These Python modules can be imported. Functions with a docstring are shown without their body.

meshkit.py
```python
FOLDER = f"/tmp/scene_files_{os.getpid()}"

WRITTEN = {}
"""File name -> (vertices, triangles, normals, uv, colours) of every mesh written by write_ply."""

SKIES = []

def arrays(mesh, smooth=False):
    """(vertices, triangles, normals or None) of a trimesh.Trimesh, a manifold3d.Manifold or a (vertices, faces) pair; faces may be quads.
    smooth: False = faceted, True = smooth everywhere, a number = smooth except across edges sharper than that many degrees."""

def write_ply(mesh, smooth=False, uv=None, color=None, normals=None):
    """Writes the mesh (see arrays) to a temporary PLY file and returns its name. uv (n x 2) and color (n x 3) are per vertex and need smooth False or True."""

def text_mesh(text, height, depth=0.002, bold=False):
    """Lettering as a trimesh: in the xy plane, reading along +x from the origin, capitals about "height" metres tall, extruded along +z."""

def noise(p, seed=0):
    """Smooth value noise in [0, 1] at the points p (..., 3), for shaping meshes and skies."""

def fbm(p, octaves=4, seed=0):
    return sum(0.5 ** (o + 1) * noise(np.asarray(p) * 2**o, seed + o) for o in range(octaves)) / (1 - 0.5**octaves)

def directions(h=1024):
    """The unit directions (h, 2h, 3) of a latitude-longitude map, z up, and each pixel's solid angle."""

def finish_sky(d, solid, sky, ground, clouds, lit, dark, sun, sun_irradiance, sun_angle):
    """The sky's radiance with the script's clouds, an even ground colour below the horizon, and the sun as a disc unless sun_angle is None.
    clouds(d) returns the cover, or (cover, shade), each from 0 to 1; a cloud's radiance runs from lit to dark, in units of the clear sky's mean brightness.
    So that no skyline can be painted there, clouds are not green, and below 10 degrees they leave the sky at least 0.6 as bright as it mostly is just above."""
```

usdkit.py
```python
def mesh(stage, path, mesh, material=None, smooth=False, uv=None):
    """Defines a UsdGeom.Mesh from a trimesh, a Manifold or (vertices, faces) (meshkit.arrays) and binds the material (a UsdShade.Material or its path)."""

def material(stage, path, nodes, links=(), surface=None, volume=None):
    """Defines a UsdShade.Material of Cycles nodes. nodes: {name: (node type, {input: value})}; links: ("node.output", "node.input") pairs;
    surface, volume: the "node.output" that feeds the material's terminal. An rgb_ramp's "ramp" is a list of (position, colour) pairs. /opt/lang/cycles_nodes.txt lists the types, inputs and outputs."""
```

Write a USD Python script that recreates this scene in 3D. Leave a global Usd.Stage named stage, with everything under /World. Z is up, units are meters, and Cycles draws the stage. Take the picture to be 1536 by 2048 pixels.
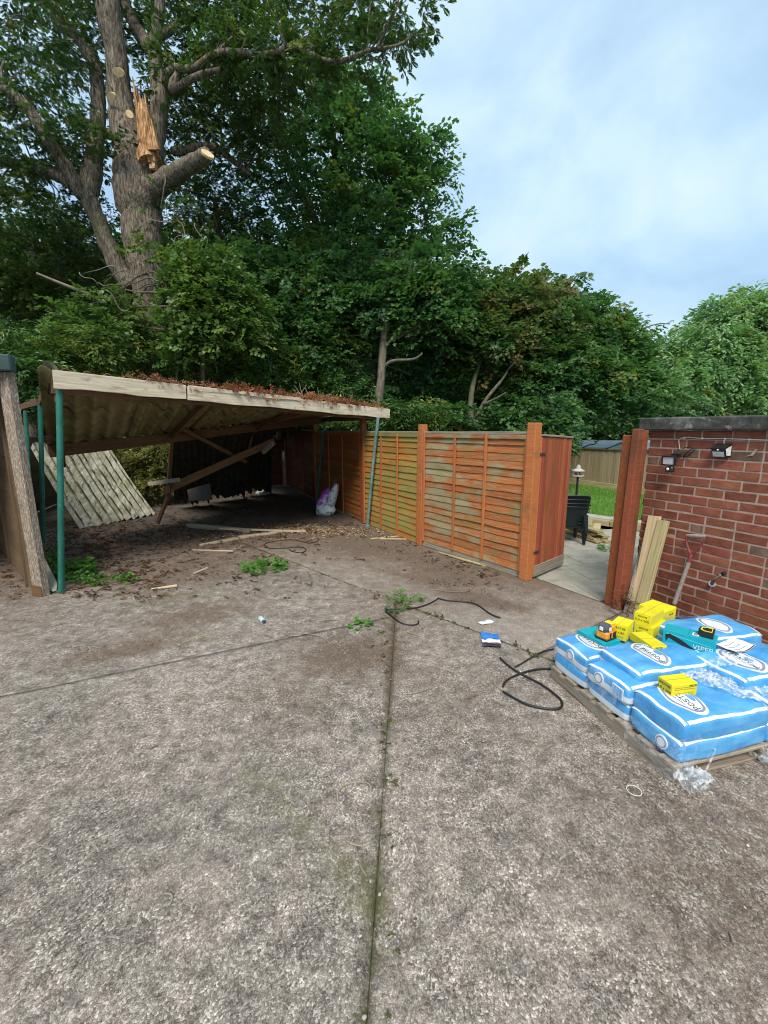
import math, random
import numpy as np, trimesh, usdkit, meshkit
from pxr import Usd, UsdGeom, UsdLux, UsdShade, Gf, Sdf, Vt
stage = Usd.Stage.CreateInMemory()
UsdGeom.SetStageUpAxis(stage, 'Z'); UsdGeom.SetStageMetersPerUnit(stage, 1.0)
UsdGeom.Xform.Define(stage, '/World'); UsdGeom.Scope.Define(stage, '/World/Looks')
R = np.random.default_rng(7)

# ------------------------------------------------------------------ camera, sky, sun, exposure
EYE, FOC, HOR = 1.75, 880.0, 860.0
PITCH = math.atan((1024 - HOR) / FOC)
cam = UsdGeom.Camera.Define(stage, '/World/camera')
cam.CreateHorizontalApertureAttr(36.0); cam.CreateVerticalApertureAttr(48.0)
cam.CreateFocalLengthAttr(36.0 * FOC / 1536); cam.CreateClippingRangeAttr((0.05, 5000))
cam.AddTranslateOp().Set((0, 0, EYE)); cam.AddRotateXOp().Set(90 - math.degrees(PITCH))
cam.CreateExposureAttr(1.45)
SUN = np.array([-0.06, -0.62, 0.78]); SUN /= np.linalg.norm(SUN)
dome = UsdLux.DomeLight.Define(stage, '/World/sky')
dome.GetPrim().SetCustomDataByKey('kind', 'structure')
sky = usdkit.material(stage, '/World/Looks/sky', {
    'tc': ('texture_coordinate', {}),
    'sky': ('sky_texture', {'sky_type': 'single_scattering', 'sun_disc': False, 'sun_elevation': float(math.asin(SUN[2])), 'sun_rotation': float(math.atan2(SUN[0], SUN[1])), 'altitude': 100.0, 'air_density': 1.0, 'aerosol_density': 1.0, 'ozone_density': 1.0}),
    'map': ('mapping', {'scale': (1.6, 1.6, 2.2), 'location': (3.1, 0.4, 0.0)}),
    'n': ('noise_texture', {'scale': 2.1, 'detail': 6.0, 'roughness': 0.55, 'distortion': 0.25}),
    'cover': ('map_range', {'from_min': 0.3, 'from_max': 0.62, 'to_min': 0.82, 'to_max': 1.0, 'clamp': True}),
    'shade': ('rgb_ramp', {'ramp': [(0.30, (3.3, 5.0, 7.1)), (0.46, (4.0, 5.8, 7.6)), (0.60, (4.8, 6.45, 7.9)), (0.74, (5.6, 6.95, 8.0))]}),
    'sep': ('separate_xyz', {}), 'el': ('map_range', {'from_min': .40, 'from_max': .75, 'to_min': 0.0, 'to_max': .25, 'clamp': True}), 'zen': ('mix_color', {'use_clamp': False, 'b': (6.6, 7.5, 8.1)}),
    'mix': ('mix_color', {'use_clamp': False}),
    'bg': ('background_shader', {'strength': 0.05})},
    [('tc.generated', 'map.vector'), ('map.vector', 'n.vector'), ('n.fac', 'cover.value'), ('n.fac', 'shade.fac'), ('cover.result', 'mix.fac'),
     ('sky.color', 'mix.a'), ('tc.generated', 'sep.vector'), ('sep.z', 'el.value'), ('el.result', 'zen.fac'), ('shade.color', 'zen.a'), ('zen.result', 'mix.b'), ('mix.result', 'bg.color')], surface='bg.background')
UsdShade.MaterialBindingAPI.Apply(dome.GetPrim()).Bind(sky)
sun = UsdLux.DistantLight.Define(stage, '/World/sun')
sun.CreateNormalizeAttr(True); sun.CreateIntensityAttr(0.4); sun.CreateAngleAttr(24.0); sun.CreateColorAttr((1.0, 0.92, 0.83))
_z = SUN; _x = np.cross([0, 0, 1.0], _z); _x /= np.linalg.norm(_x); _y = np.cross(_z, _x)
sun.AddTransformOp().Set(Gf.Matrix4d(*_x, 0, *_y, 0, *_z, 0, 0, 0, 0, 1))

# ------------------------------------------------------------------ helpers
def ray(x, y):
    u, v = (x - 768) / FOC, (1024 - y) / FOC
    return np.array([u, math.cos(PITCH) + v * math.sin(PITCH), v * math.cos(PITCH) - math.sin(PITCH)])
def G(x, y, z=0.0):
    "point at height z seen at x, y of the survey photograph"
    d = ray(x, y); return np.array([0, 0, EYE]) + d * ((z - EYE) / d[2])
def V(x, y, Y):
    d = ray(x, y); return np.array([0, 0, EYE]) + d * (Y / d[1])
_names = {}
def numbered(parent, name):
    k = (parent, name); n = _names.get(k, 0); _names[k] = n + 1
    return f'{parent}/{name}' + (f'_{n:03d}' if n else '')
def frame(o, x, y=None, z=None):
    "4x4 with columns x, y, z axes and origin o"
    x = np.asarray(x, float); x = x / np.linalg.norm(x)
    if z is None:
        y = np.asarray(y, float); z = np.cross(x, y); z /= np.linalg.norm(z); y = np.cross(z, x)
    else:
        z = np.asarray(z, float); y = np.cross(z, x); y /= np.linalg.norm(y); z = np.cross(x, y)
    m = np.eye(4); m[:3, 0], m[:3, 1], m[:3, 2], m[:3, 3] = x, y, z, o
    return m
def rot(o, rz=0.0, rx=0.0, ry=0.0):
    m = trimesh.transformations.euler_matrix(rx, ry, rz, 'sxyz'); m[:3, 3] = o; return m
def place(prim, m):
    UsdGeom.Xformable(prim).AddTransformOp().Set(Gf.Matrix4d(*np.asarray(m, float).T.ravel()))
def meta(prim, label=None, cat=None, group=None, kind=None):
    for k, v in (('label', label), ('category', cat), ('group', group), ('kind', kind)):
        if v: prim.SetCustomDataByKey(k, v)
    return prim
def thing(name, label, cat, m=None, group=None, kind=None):
    p = UsdGeom.Xform.Define(stage, numbered('/World', name)).GetPrim()
    if m is not None: place(p, m)
    return meta(p, label, cat, group, kind)
def part(parent, name, mesh, mat, smooth=False, m=None, label=None, kind=None):
    path = numbered(str(parent.GetPath()) if parent is not None else '/World', name)
    g = usdkit.mesh(stage, path, mesh, mat, smooth)
    if m is not None: place(g, m)
    return meta(g.GetPrim(), label, kind=kind)
def solo(name, mesh, mat, label=None, cat=None, group=None, kind=None, smooth=False, m=None):
    p = part(None, name, mesh, mat, smooth, m)
    return meta(p, label, cat, group, kind)
cat_ = trimesh.util.concatenate
def tm(v, f): return trimesh.Trimesh(np.asarray(v, float), np.asarray(f, int), process=False)
def box(lx, ly, lz, c=(0, 0, 0), ch=0.0):
    "box with chamfered edges centred on c"
    h = np.array([lx, ly, lz]) / 2; ch = min(ch, h.min() * .8)
    if ch <= 0:
        b = trimesh.creation.box((lx, ly, lz)); b.apply_translation(c); return b
    pts = []
    for s in np.ndindex(2, 2, 2):
        sg = np.array(s) * 2 - 1
        for k in range(3):
            q = h - ch; q = q.copy(); q[k] = h[k]; pts.append(sg * q)
    b = trimesh.convex.convex_hull(np.array(pts)); b.apply_translation(c); return b
def tube(pts, rad, n=8, cap=True):
    pts = np.asarray(pts, float); k = len(pts); rad = np.broadcast_to(np.asarray(rad, float), (k,))
    t = np.gradient(pts, axis=0); t /= np.maximum(np.linalg.norm(t, axis=1, keepdims=True), 1e-9)
    a = np.array([0, 0, 1.0]) if abs(t[0][2]) < .9 else np.array([1.0, 0, 0])
    u = np.cross(t[0], a); u /= np.linalg.norm(u); rings = []
    th = np.arange(n) * 2 * np.pi / n
    for i in range(k):
        u = u - t[i] * (u @ t[i]); u /= np.linalg.norm(u); w = np.cross(t[i], u)
        rings.append(pts[i] + rad[i] * (np.cos(th)[:, None] * u + np.sin(th)[:, None] * w))
    v = np.vstack(rings); f = []
    for i in range(k - 1):
        for j in range(n):
            a0, b0 = i * n + j, i * n + (j + 1) % n
            f += [[a0, b0, b0 + n], [a0, b0 + n, a0 + n]]
    if cap:
        v = np.vstack([v, pts[0], pts[-1]]); c0, c1 = k * n, k * n + 1
        for j in range(n):
            f += [[c0, (j + 1) % n, j], [c1, (k - 1) * n + j, (k - 1) * n + (j + 1) % n]]
    return tm(v, f)
def spline(pts, n):
    from scipy.interpolate import CubicSpline
    pts = np.asarray(pts, float); s = np.r_[0, np.cumsum(np.linalg.norm(np.diff(pts[:, :3], axis=0), axis=1))]
    return CubicSpline(s, pts)(np.linspace(0, s[-1], n))
def plank(L, W, T, seg=1, ch=0.003, warp=0.0, wav=0.0, seed=0, taper=(1, 1)):
    "timber along x from 0 to L, W along y, T along z, centred in y and z; wav makes the lower (-y) edge waney, ragged ends if seg > 3"
    r = np.random.default_rng(seed); n = seg + 1; x = np.linspace(0, L, n)
    prof = np.array([(-1, -1, 0, 1), (-1, -1, 1, 0), (1, -1, -1, 0), (1, -1, 0, 1), (1, 1, 0, -1), (1, 1, -1, 0), (-1, 1, 1, 0), (-1, 1, 0, -1)], float)
    v = []
    ph = r.uniform(0, 6.28, 4)
    for i, xi in enumerate(x):
        tp = taper[0] + (taper[1] - taper[0]) * xi / L
        dy = warp * math.sin(ph[0] + xi * 1.7) * .4; dz = warp * math.sin(ph[1] + xi * 1.3)
        low = wav * (math.sin(ph[2] + xi * 7) + .6 * math.sin(ph[3] + xi * 17))
        for a, b, ca, cb in prof:
            y = a * W / 2 * tp + ca * ch + dy + (low if a < 0 else 0); z = b * T / 2 + cb * ch + dz
            v.append((xi, y, z))
    f = []
    for i in range(seg):
        for j in range(8):
            a0, b0 = i * 8 + j, i * 8 + (j + 1) % 8
            f += [[a0, b0 + 8, b0], [a0, a0 + 8, b0 + 8]]
    for j in range(1, 7):
        f += [[0, j, j + 1], [seg * 8, seg * 8 + j + 1, seg * 8 + j]]
    m = tm(v, f); return m
def beam(parent, name, p0, p1, W, T, mat, up=(0, 0, 1), seg=2, label=None, **k):
    "timber from p0 to p1: W across along up, T thick"
    p0, p1 = np.asarray(p0, float), np.asarray(p1, float); L = np.linalg.norm(p1 - p0)
    d = p1 - p0; z = np.cross(d, np.asarray(up, float))
    return part(parent, name, plank(L, W, T, seg, **k), mat, m=frame(p0, d, z=z / np.linalg.norm(z)), label=label)

# ------------------------------------------------------------------ materials
def lerp(a, b, t): return tuple(np.array(a) * (1 - t) + np.array(b) * t)
def mat(name, ramp,  scale=(1, 1, 1), freq=6.0, detail=5.0, rough=.6, stains=(), rand=.12, bump=.25, dist=.004, space='object', metallic=0.0, spec=.35, fine=0.0, distort=0.0, hue=0.0, coat=0.0, nrough=.6, wstain=False):
    """ramp: [(pos, colour)] over noise; stains: (colour, freq, lo, hi, strength, (sx, sy, sz)) laid over by a second noise"""
    n = {'ob': ('object_info', {}), 'sd': ('math', {'math_type': 'multiply', 'value2': 61.7}), 'sv': ('combine_xyz', {}), 'add': ('vector_math', {'math_type': 'add'}),
         'map': ('mapping', {'scale': scale}), 'n1': ('noise_texture', {'scale': freq, 'detail': detail, 'roughness': nrough, 'distortion': distort}), 'r1': ('rgb_ramp', {'ramp': ramp}),
         'hs': ('hsv', {}), 'v1': ('map_range', {'to_min': 1 - rand, 'to_max': 1 + rand}), 'p': ('principled_bsdf', {'roughness': rough, 'metallic': metallic, 'specular_ior_level': spec, 'coat_weight': coat}),
         'bp': ('bump', {'strength': bump, 'distance': dist})}
    if space == 'object': n['tc'] = ('texture_coordinate', {}); src = 'tc.object'
    else: n['tc'] = ('geometry', {}); src = 'tc.position'
    l = [('ob.random', 'sd.value1'), ('sd.value', 'sv.x'), ('sd.value', 'sv.y'), (src, 'add.vector1'), ('sv.vector', 'add.vector2'), ('add.vector', 'map.vector'),
         ('map.vector', 'n1.vector'), ('n1.fac', 'r1.fac'), ('ob.random', 'v1.value'), ('v1.result', 'hs.value')]
    col = 'r1.color'
    if wstain: n['gp'] = ('geometry', {})
    for i, (c, fr, lo, hi, st, sc) in enumerate(stains):
        n[f'sm{i}'] = ('mapping', {'scale': sc, 'location': (3.3 * i + 1, 1.7 * i, 0.9 * i)}); n[f'sn{i}'] = ('noise_texture', {'scale': fr, 'detail': 6.0, 'roughness': .62})
        n[f'sr{i}'] = ('map_range', {'from_min': lo, 'from_max': hi, 'to_min': 0.0, 'to_max': st, 'clamp': True}); n[f'sx{i}'] = ('mix_color', {'b': c})
        l += [('gp.position' if wstain else 'add.vector', f'sm{i}.vector'), (f'sm{i}.vector', f'sn{i}.vector'), (f'sn{i}.fac', f'sr{i}.value'), (f'sr{i}.result', f'sx{i}.fac'), (col, f'sx{i}.a')]
        col = f'sx{i}.result'
    l += [(col, 'hs.color'), ('hs.color', 'p.base_color')]
    if hue:
        n['h1'] = ('map_range', {'to_min': .5 - hue, 'to_max': .5 + hue}); n['h2'] = ('math', {'math_type': 'fraction'}); n['h3'] = ('math', {'math_type': 'multiply', 'value2': 7.31})
        l += [('ob.random', 'h3.value1'), ('h3.value', 'h2.value1'), ('h2.value', 'h1.value'), ('h1.result', 'hs.hue')]
    h = 'n1.fac'
    if fine:
        n['nf'] = ('noise_texture', {'scale': fine, 'detail': 3.0}); n['ha'] = ('math', {'math_type': 'add'})
        l += [('map.vector', 'nf.vector'), ('n1.fac', 'ha.value1'), ('nf.fac', 'ha.value2')]; h = 'ha.value'
    if bump: l += [(h, 'bp.height'), ('bp.normal', 'p.normal')]
    return usdkit.material(stage, f'/World/Looks/{name}', n, l, surface='p.BSDF')
def wood(name, dark, light, stains=(), rough=.75, rand=.14, bump=.5, sc=(1.2, 26, 26), hue=0.0, freq=2.2, wstain=False):
    return mat(name, [(.3, dark), (.5, lerp(dark, light, .55)), (.7, light)], scale=sc, freq=freq, detail=6, rough=rough, stains=stains, rand=rand, bump=bump, dist=.003, spec=.2, fine=9.0, distort=.6, hue=hue, wstain=wstain)
GREY = (.20, .185, .13)
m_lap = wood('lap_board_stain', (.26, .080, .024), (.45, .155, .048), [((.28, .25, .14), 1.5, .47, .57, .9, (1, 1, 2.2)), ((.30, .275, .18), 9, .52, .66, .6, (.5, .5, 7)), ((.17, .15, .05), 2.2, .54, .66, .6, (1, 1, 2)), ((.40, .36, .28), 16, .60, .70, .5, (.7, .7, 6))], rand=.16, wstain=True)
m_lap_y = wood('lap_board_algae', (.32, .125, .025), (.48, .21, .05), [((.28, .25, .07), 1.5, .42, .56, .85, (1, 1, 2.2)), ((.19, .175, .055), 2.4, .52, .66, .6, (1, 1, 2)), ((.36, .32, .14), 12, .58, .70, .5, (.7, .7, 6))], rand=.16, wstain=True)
m_lap_m = wood('lap_board_shaded_stain', (.21, .062, .016), (.36, .115, .03), [((.20, .16, .05), 2.0, .5, .62, .7, (.8, 1.6, 1))], rand=.2)  # shaded copy of the lap stain, carport shade put into the colour
m_lap_d = wood('lap_board_shaded_dark_stain', (.06, .016, .008), (.11, .032, .014), [((.14, .10, .03), 2.2, .5, .66, .6, (.8, 1.6, 1))], rand=.2)  # dark red stain, colour lowered further to paint in the carport shade
m_post = wood('post_stain', (.33, .105, .034), (.49, .175, .060), [((.15, .09, .04), 3, .58, .72, .6, (1, 1, 1))], rand=.1, bump=.3)
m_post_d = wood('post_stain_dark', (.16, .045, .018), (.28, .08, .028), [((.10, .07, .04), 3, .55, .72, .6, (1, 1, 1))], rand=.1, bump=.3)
m_jamb = wood('jamb_stain', (.19, .050, .024), (.31, .088, .042), [((.30, .19, .13), 5, .60, .70, .5, (.4, 14, 14)), ((.10, .05, .03), 1.3, .5, .66, .6, (1, 1, 1))], rand=.12)
m_gate = wood('gate_stain', (.24, .056, .026), (.40, .105, .048), [((.36, .22, .15), 5, .60, .70, .6, (.4, 14, 14)), ((.19, .085, .022), 1.3, .5, .66, .7, (1, 1, 1))], rand=.2, hue=.008)
m_greywood = wood('weathered_timber', (.17, .145, .10), (.36, .32, .25), [((.10, .085, .055), 4, .56, .7, .6, (1, 6, 6))])
m_fascia = wood('bleached_fascia', (.38, .31, .20), (.68, .60, .45), [((.20, .15, .08), 3.5, .54, .68, .7, (.8, 3, 3)), ((.15, .13, .05), 6, .6, .7, .5, (1, 2, 2))], rand=.06)
m_beam = wood('old_brown_beam', (.085, .045, .02), (.19, .105, .05), [((.05, .03, .02), 4, .55, .7, .5, (1, 4, 4))])
m_pine = wood('new_pine', (.42, .31, .16), (.62, .49, .29), [((.30, .22, .12), 5, .62, .72, .5, (1, 3, 3))], bump=.2, rand=.08)
m_pine_t = wood('treated_decking', (.24, .185, .09), (.47, .40, .21), [((.30, .32, .15), 4, .5, .66, .5, (1, 3, 3))], bump=.2, rand=.2)
m_shard = wood('split_wood', (.36, .27, .17), (.60, .50, .36), bump=.4)
m_pallet = wood('pallet_wood', (.20, .165, .12), (.36, .305, .235), [((.27, .16, .08), 3, .56, .7, .6, (1, 3, 3)), ((.10, .085, .07), 5, .55, .7, .6, (1, 5, 5))], rand=.2)
m_gardenfence = wood('garden_fence_wood', (.27, .205, .12), (.42, .335, .205), rand=.17, bump=.3)
m_paintpost = wood('flaking_painted_timber', (.16, .115, .075), (.30, .225, .155), [((.56, .53, .48), 20, .53, .59, .85, (1.2, 8, 8)), ((.10, .085, .07), 2.2, .58, .7, .5, (1, 2, 2))], bump=.6)
m_brownboard = wood('brown_cladding', (.10, .065, .035), (.19, .13, .075), [((.14, .12, .05), 3, .55, .68, .5, (1, 2, 2))])
m_bark = mat('oak_bark', [(.34, (.045, .036, .026)), (.48, (.15, .122, .09)), (.66, (.31, .265, .205))], scale=(16, 16, 3.0), freq=1.6, detail=6, rough=.9, space='position', bump=1.0, dist=.05, spec=.1, rand=0, distort=.6, stains=[((.085, .095, .035), .9, .54, .68, .65, (1, 1, .6))])
m_bark2 = mat('young_bark', [(.3, (.075, .062, .045)), (.7, (.20, .175, .13))], scale=(9, 9, 3), freq=2.2, detail=5, rough=.9, space='position', bump=.5, dist=.01, spec=.1, rand=.1, stains=[((.09, .10, .045), 2, .5, .65, .6, (1, 1, .5))])
m_heart = mat('torn_heartwood', [(.32, (.14, .055, .02)), (.48, (.36, .19, .08)), (.64, (.60, .42, .24))], scale=(9, 9, 1.2), freq=3, detail=6, rough=.8, space='position', bump=.8, dist=.03, spec=.1, rand=0)
m_cut = mat('fresh_cut_wood', [(.35, (.58, .40, .20)), (.65, (.72, .56, .33))], freq=14, detail=4, rough=.8, bump=.2, spec=.1, rand=.05)
m_brick = mat('red_brick', [(.3, (.175, .055, .033)), (.5, (.235, .080, .048)), (.72, (.29, .108, .068))], scale=(1, 1, 1.6), freq=11, detail=6, rough=.88, stains=[((.12, .06, .05), 5, .58, .72, .6, (1, 1, 2)), ((.30, .16, .12), 42, .66, .72, .4, (1, 1, 1))], rand=.2, bump=.45, dist=.004, spec=.15, fine=60, hue=.006)
m_brick_d = mat('brown_brick', [(.3, (.12, .07, .045)), (.7, (.22, .14, .095))], freq=14, detail=6, rough=.9, rand=.2, bump=.5, dist=.004, spec=.15, fine=60)
m_mortar = mat('pinkish_mortar', [(.3, (.30, .225, .175)), (.7, (.45, .35, .28))], freq=18, detail=5, rough=.95, space='position', bump=.5, dist=.003, spec=.1, rand=0)
m_coping = mat('lichen_concrete', [(.32, (.030, .030, .026)), (.5, (.075, .074, .064)), (.7, (.16, .158, .138))], freq=9, detail=8, rough=.95, bump=.6, dist=.008, spec=.1, rand=.05, stains=[((.34, .335, .30), 16, .60, .68, .7, (1, 1, 1))], nrough=.72)
m_asb = mat('corrugated_cement', [(.3, (.13, .125, .085)), (.5, (.235, .225, .165)), (.7, (.40, .39, .33))], scale=(5, 1.4, 2), freq=2.2, detail=7, rough=.92, bump=.4, dist=.004, spec=.1, rand=.1, nrough=.7, stains=[((.105, .11, .04), 2.2, .48, .64, .75, (1, 1, 1)), ((.03, .03, .022), 9, .58, .66, .85, (2, .7, 1)), ((.50, .49, .44), 5, .63, .70, .6, (2, .5, 1))])
m_asb_u = mat('corrugated_cement_underside', [(.3, (.17, .145, .06)), (.6, (.30, .265, .13)), (.75, (.38, .35, .20))], scale=(4, 1.5, 2), freq=2, detail=6, rough=.95, bump=.5, dist=.004, spec=.1, rand=.1, stains=[((.04, .03, .02), 3.0, .56, .66, .8, (3, .6, 1))])
m_green = mat('green_painted_steel', [(.35, (.012, .105, .078)), (.65, (.022, .155, .118))], freq=5, detail=5, rough=.55, bump=.15, dist=.002, spec=.4, rand=.08, stains=[((.16, .27, .24), 24, .60, .68, .5, (1, 1, .6)), ((.10, .05, .025), 7, .66, .74, .7, (1, 1, .5))])
m_galv = mat('worn_green_galvanised', [(.35, (.10, .19, .175)), (.65, (.20, .30, .285))], freq=7, detail=5, rough=.5, bump=.15, dist=.002, spec=.5, rand=.05, stains=[((.025, .15, .115), 6, .5, .62, .8, (1, 1, .5))])
m_gutter = mat('dark_green_metal', [(.35, (.020, .040, .036)), (.65, (.035, .062, .056))], freq=5, rough=.45, bump=.1, spec=.5, stains=[((.12, .14, .12), 25, .64, .7, .5, (1, 1, 1))])
def plain(name, c, rough=.5, metallic=0.0, spec=.5, bump=0.05, freq=20, rand=.03, var=.12, coat=0.0):
    return mat(name, [(.3, tuple(np.array(c) * (1 - var))), (.7, tuple(np.array(c) * (1 + var)))], freq=freq, detail=4, rough=rough, metallic=metallic, spec=spec, bump=bump, dist=.002, rand=rand, coat=coat)
m_blackpl = plain('black_plastic', (.012, .013, .014), .45)
m_chair = plain('dark_green_resin', (.008, .018, .020), .38, spec=.5)
m_white = plain('white_plastic', (.72, .72, .68), .5)
m_glassy = plain('frosted_led_lens', (.52, .54, .55), .3)
m_chrome = plain('dull_chrome', (.55, .54, .52), .25, metallic=1.0)
m_cable = plain('black_cable', (.012, .013, .014), .5, rand=0)
m_greycable = plain('white_cable', (.60, .52, .47), .55)
m_ink = plain('dark_print', (.035, .04, .06), .55)
m_inkgrey = plain('grey_print', (.22, .25, .36), .45)
m_inkblk = plain('black_print', (.012, .012, .010), .5)
m_sackw = mat('white_sack_film', [(.3, (.56, .62, .68)), (.7, (.74, .78, .81))], freq=7, detail=5, rough=.35, bump=.5, dist=.01, spec=.5, rand=.05)
m_sackb = mat('blue_sack_film', [(.3, (.045, .25, .54)), (.5, (.075, .33, .64)), (.7, (.13, .42, .71))], freq=6, detail=5, rough=.33, bump=.55, dist=.012, spec=.5, rand=.06, scale=(1, 2, 1))
m_yel = plain('yellow_carton', (.70, .60, .012), .55, rand=.08, var=.10, freq=9)
m_yel2 = plain('yellow_carton_side', (.72, .60, .004), .5)
m_teal = plain('teal_carton', (.004, .33, .40), .45, var=.06)
m_tealh = plain('pale_teal_print', (.10, .52, .56), .45)
m_orange = plain('amber_rubber', (.78, .30, .02), .5)
m_smoke = plain('smoked_lens', (.06, .06, .075), .12, spec=.7)
m_paper = plain('printed_paper', (.72, .73, .74), .6)
m_red = plain('faded_red_paint', (.20, .045, .04), .6, var=.3)
m_shaft = wood('worn_ash_shaft', (.19, .165, .14), (.34, .30, .26), sc=(2, 20, 20))
m_steel = plain('rusty_steel', (.11, .075, .06), .6, metallic=.6, var=.4)
def film(name, tint, fac, rough=.12):
    return usdkit.material(stage, f'/World/Looks/{name}', {
        't': ('transparent_bsdf', {'color': (1, 1, 1)}), 'p': ('principled_bsdf', {'base_color': tint, 'roughness': rough, 'specular_ior_level': .5}), 'm': ('mix_closure', {}),
        'g': ('geometry', {}), 'n': ('noise_texture', {'scale': 26.0, 'detail': 5.0, 'distortion': 1.5}), 'r': ('map_range', {'from_min': .47, 'from_max': .66, 'to_min': fac * .12, 'to_max': fac, 'clamp': True}),
        'b': ('bump', {'strength': .8, 'distance': .01})},
        [('g.position', 'n.vector'), ('n.fac', 'r.value'), ('r.result', 'm.fac'), ('t.BSDF', 'm.closure1'), ('p.BSDF', 'm.closure2'), ('n.fac', 'b.height'), ('b.normal', 'p.normal')], surface='m.closure')
m_wrap = film('stretch_wrap', (.80, .84, .88), .22)
m_wrapw = film('crumpled_wrap', (.74, .78, .80), .62, .38)
def leafmat(name, a, b, c, trans=.32, rough=.42, yellow=(.16, .15, .02), ylo=.74):
    "leaf: tone varies leaf by leaf and bough by bough; some light passes through"
    return usdkit.material(stage, f'/World/Looks/{name}', {
        'g': ('geometry', {}), 'ob': ('object_info', {}), 'n': ('noise_texture', {'scale': .75, 'detail': 3.0}), 'w': ('math', {'math_type': 'multiply_add', 'value2': .42, 'value3': 0.0}),
        'w2': ('math', {'math_type': 'multiply_add', 'value2': .46}), 'r': ('rgb_ramp', {'ramp': [(.36, a), (.66, b), (.94, c), (1.0, lerp(c, yellow, .7))]}),
        'p': ('principled_bsdf', {'roughness': rough, 'specular_ior_level': .4}), 't': ('translucent_bsdf', {}), 'br': ('mix_color', {'blend_type': 'multiply', 'fac': 1.0, 'b': (1.5, 1.9, .9), 'use_clamp': False}), 'm': ('mix_closure', {'fac': trans})},
        [('g.position', 'n.vector'), ('ob.random', 'w2.value1'), ('n.fac', 'w.value1'), ('w2.value', 'w.value3'), ('n.fac', 'w2.value3'), ('w2.value', 'r.fac'),
         ('r.color', 'p.base_color'), ('r.color', 'br.a'), ('br.result', 't.color'), ('p.BSDF', 'm.closure1'), ('t.BSDF', 'm.closure2')], surface='m.closure')
m_oakleaf = leafmat('oak_leaf', (0.029, 0.054, 0.018), (0.051, 0.094, 0.025), (0.081, 0.132, 0.033))
m_sycleaf = leafmat('sycamore_leaf', (0.04, 0.096, 0.04), (0.07, 0.152, 0.051), (0.117, 0.216, 0.065))
m_seedleaf = leafmat('sycamore_leaf_with_keys', (0.045, 0.101, 0.036), (0.085, 0.152, 0.045), (0.14, 0.169, 0.056), yellow=(.22, .12, .06))
m_lightleaf = leafmat('pale_field_maple_leaf', (0.056, 0.107, 0.031), (0.097, 0.168, 0.041), (0.153, 0.219, 0.056))
m_laurel = leafmat('evergreen_leaf', (0.028, 0.071, 0.019), (0.053, 0.121, 0.028), (0.091, 0.164, 0.035), trans=.2, rough=.3)
m_hornleaf = leafmat('chestnut_leaf', (0.106, 0.2, 0.088), (0.188, 0.312, 0.131), (0.269, 0.413, 0.181), trans=.3)
m_ivy = leafmat('yellowing_ivy_leaf', (.07, .08, .02), (.14, .14, .035), (.22, .20, .07))
m_weed = leafmat('weed_leaf', (.055, .16, .022), (.090, .24, .035), (.15, .30, .05), trans=.35)
m_sedum = leafmat('stonecrop', (.17, .055, .032), (.29, .095, .058), (.40, .18, .10), trans=.25, yellow=(.24, .24, .05))
m_grass = leafmat('lawn_grass', (.085, .20, .022), (.12, .27, .03), (.17, .32, .05), trans=.3)
m_litter = mat('dead_leaf', [(.3, (.05, .026, .014)), (.55, (.12, .065, .035)), (.75, (.26, .17, .10))], freq=3, rough=.8, space='position', rand=.5, bump=0, spec=.2)
m_chip = mat('wood_chip', [(.3, (.26, .17, .09)), (.7, (.55, .42, .27))], freq=4, rough=.85, space='position', rand=.3, bump=0, spec=.2)
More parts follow.
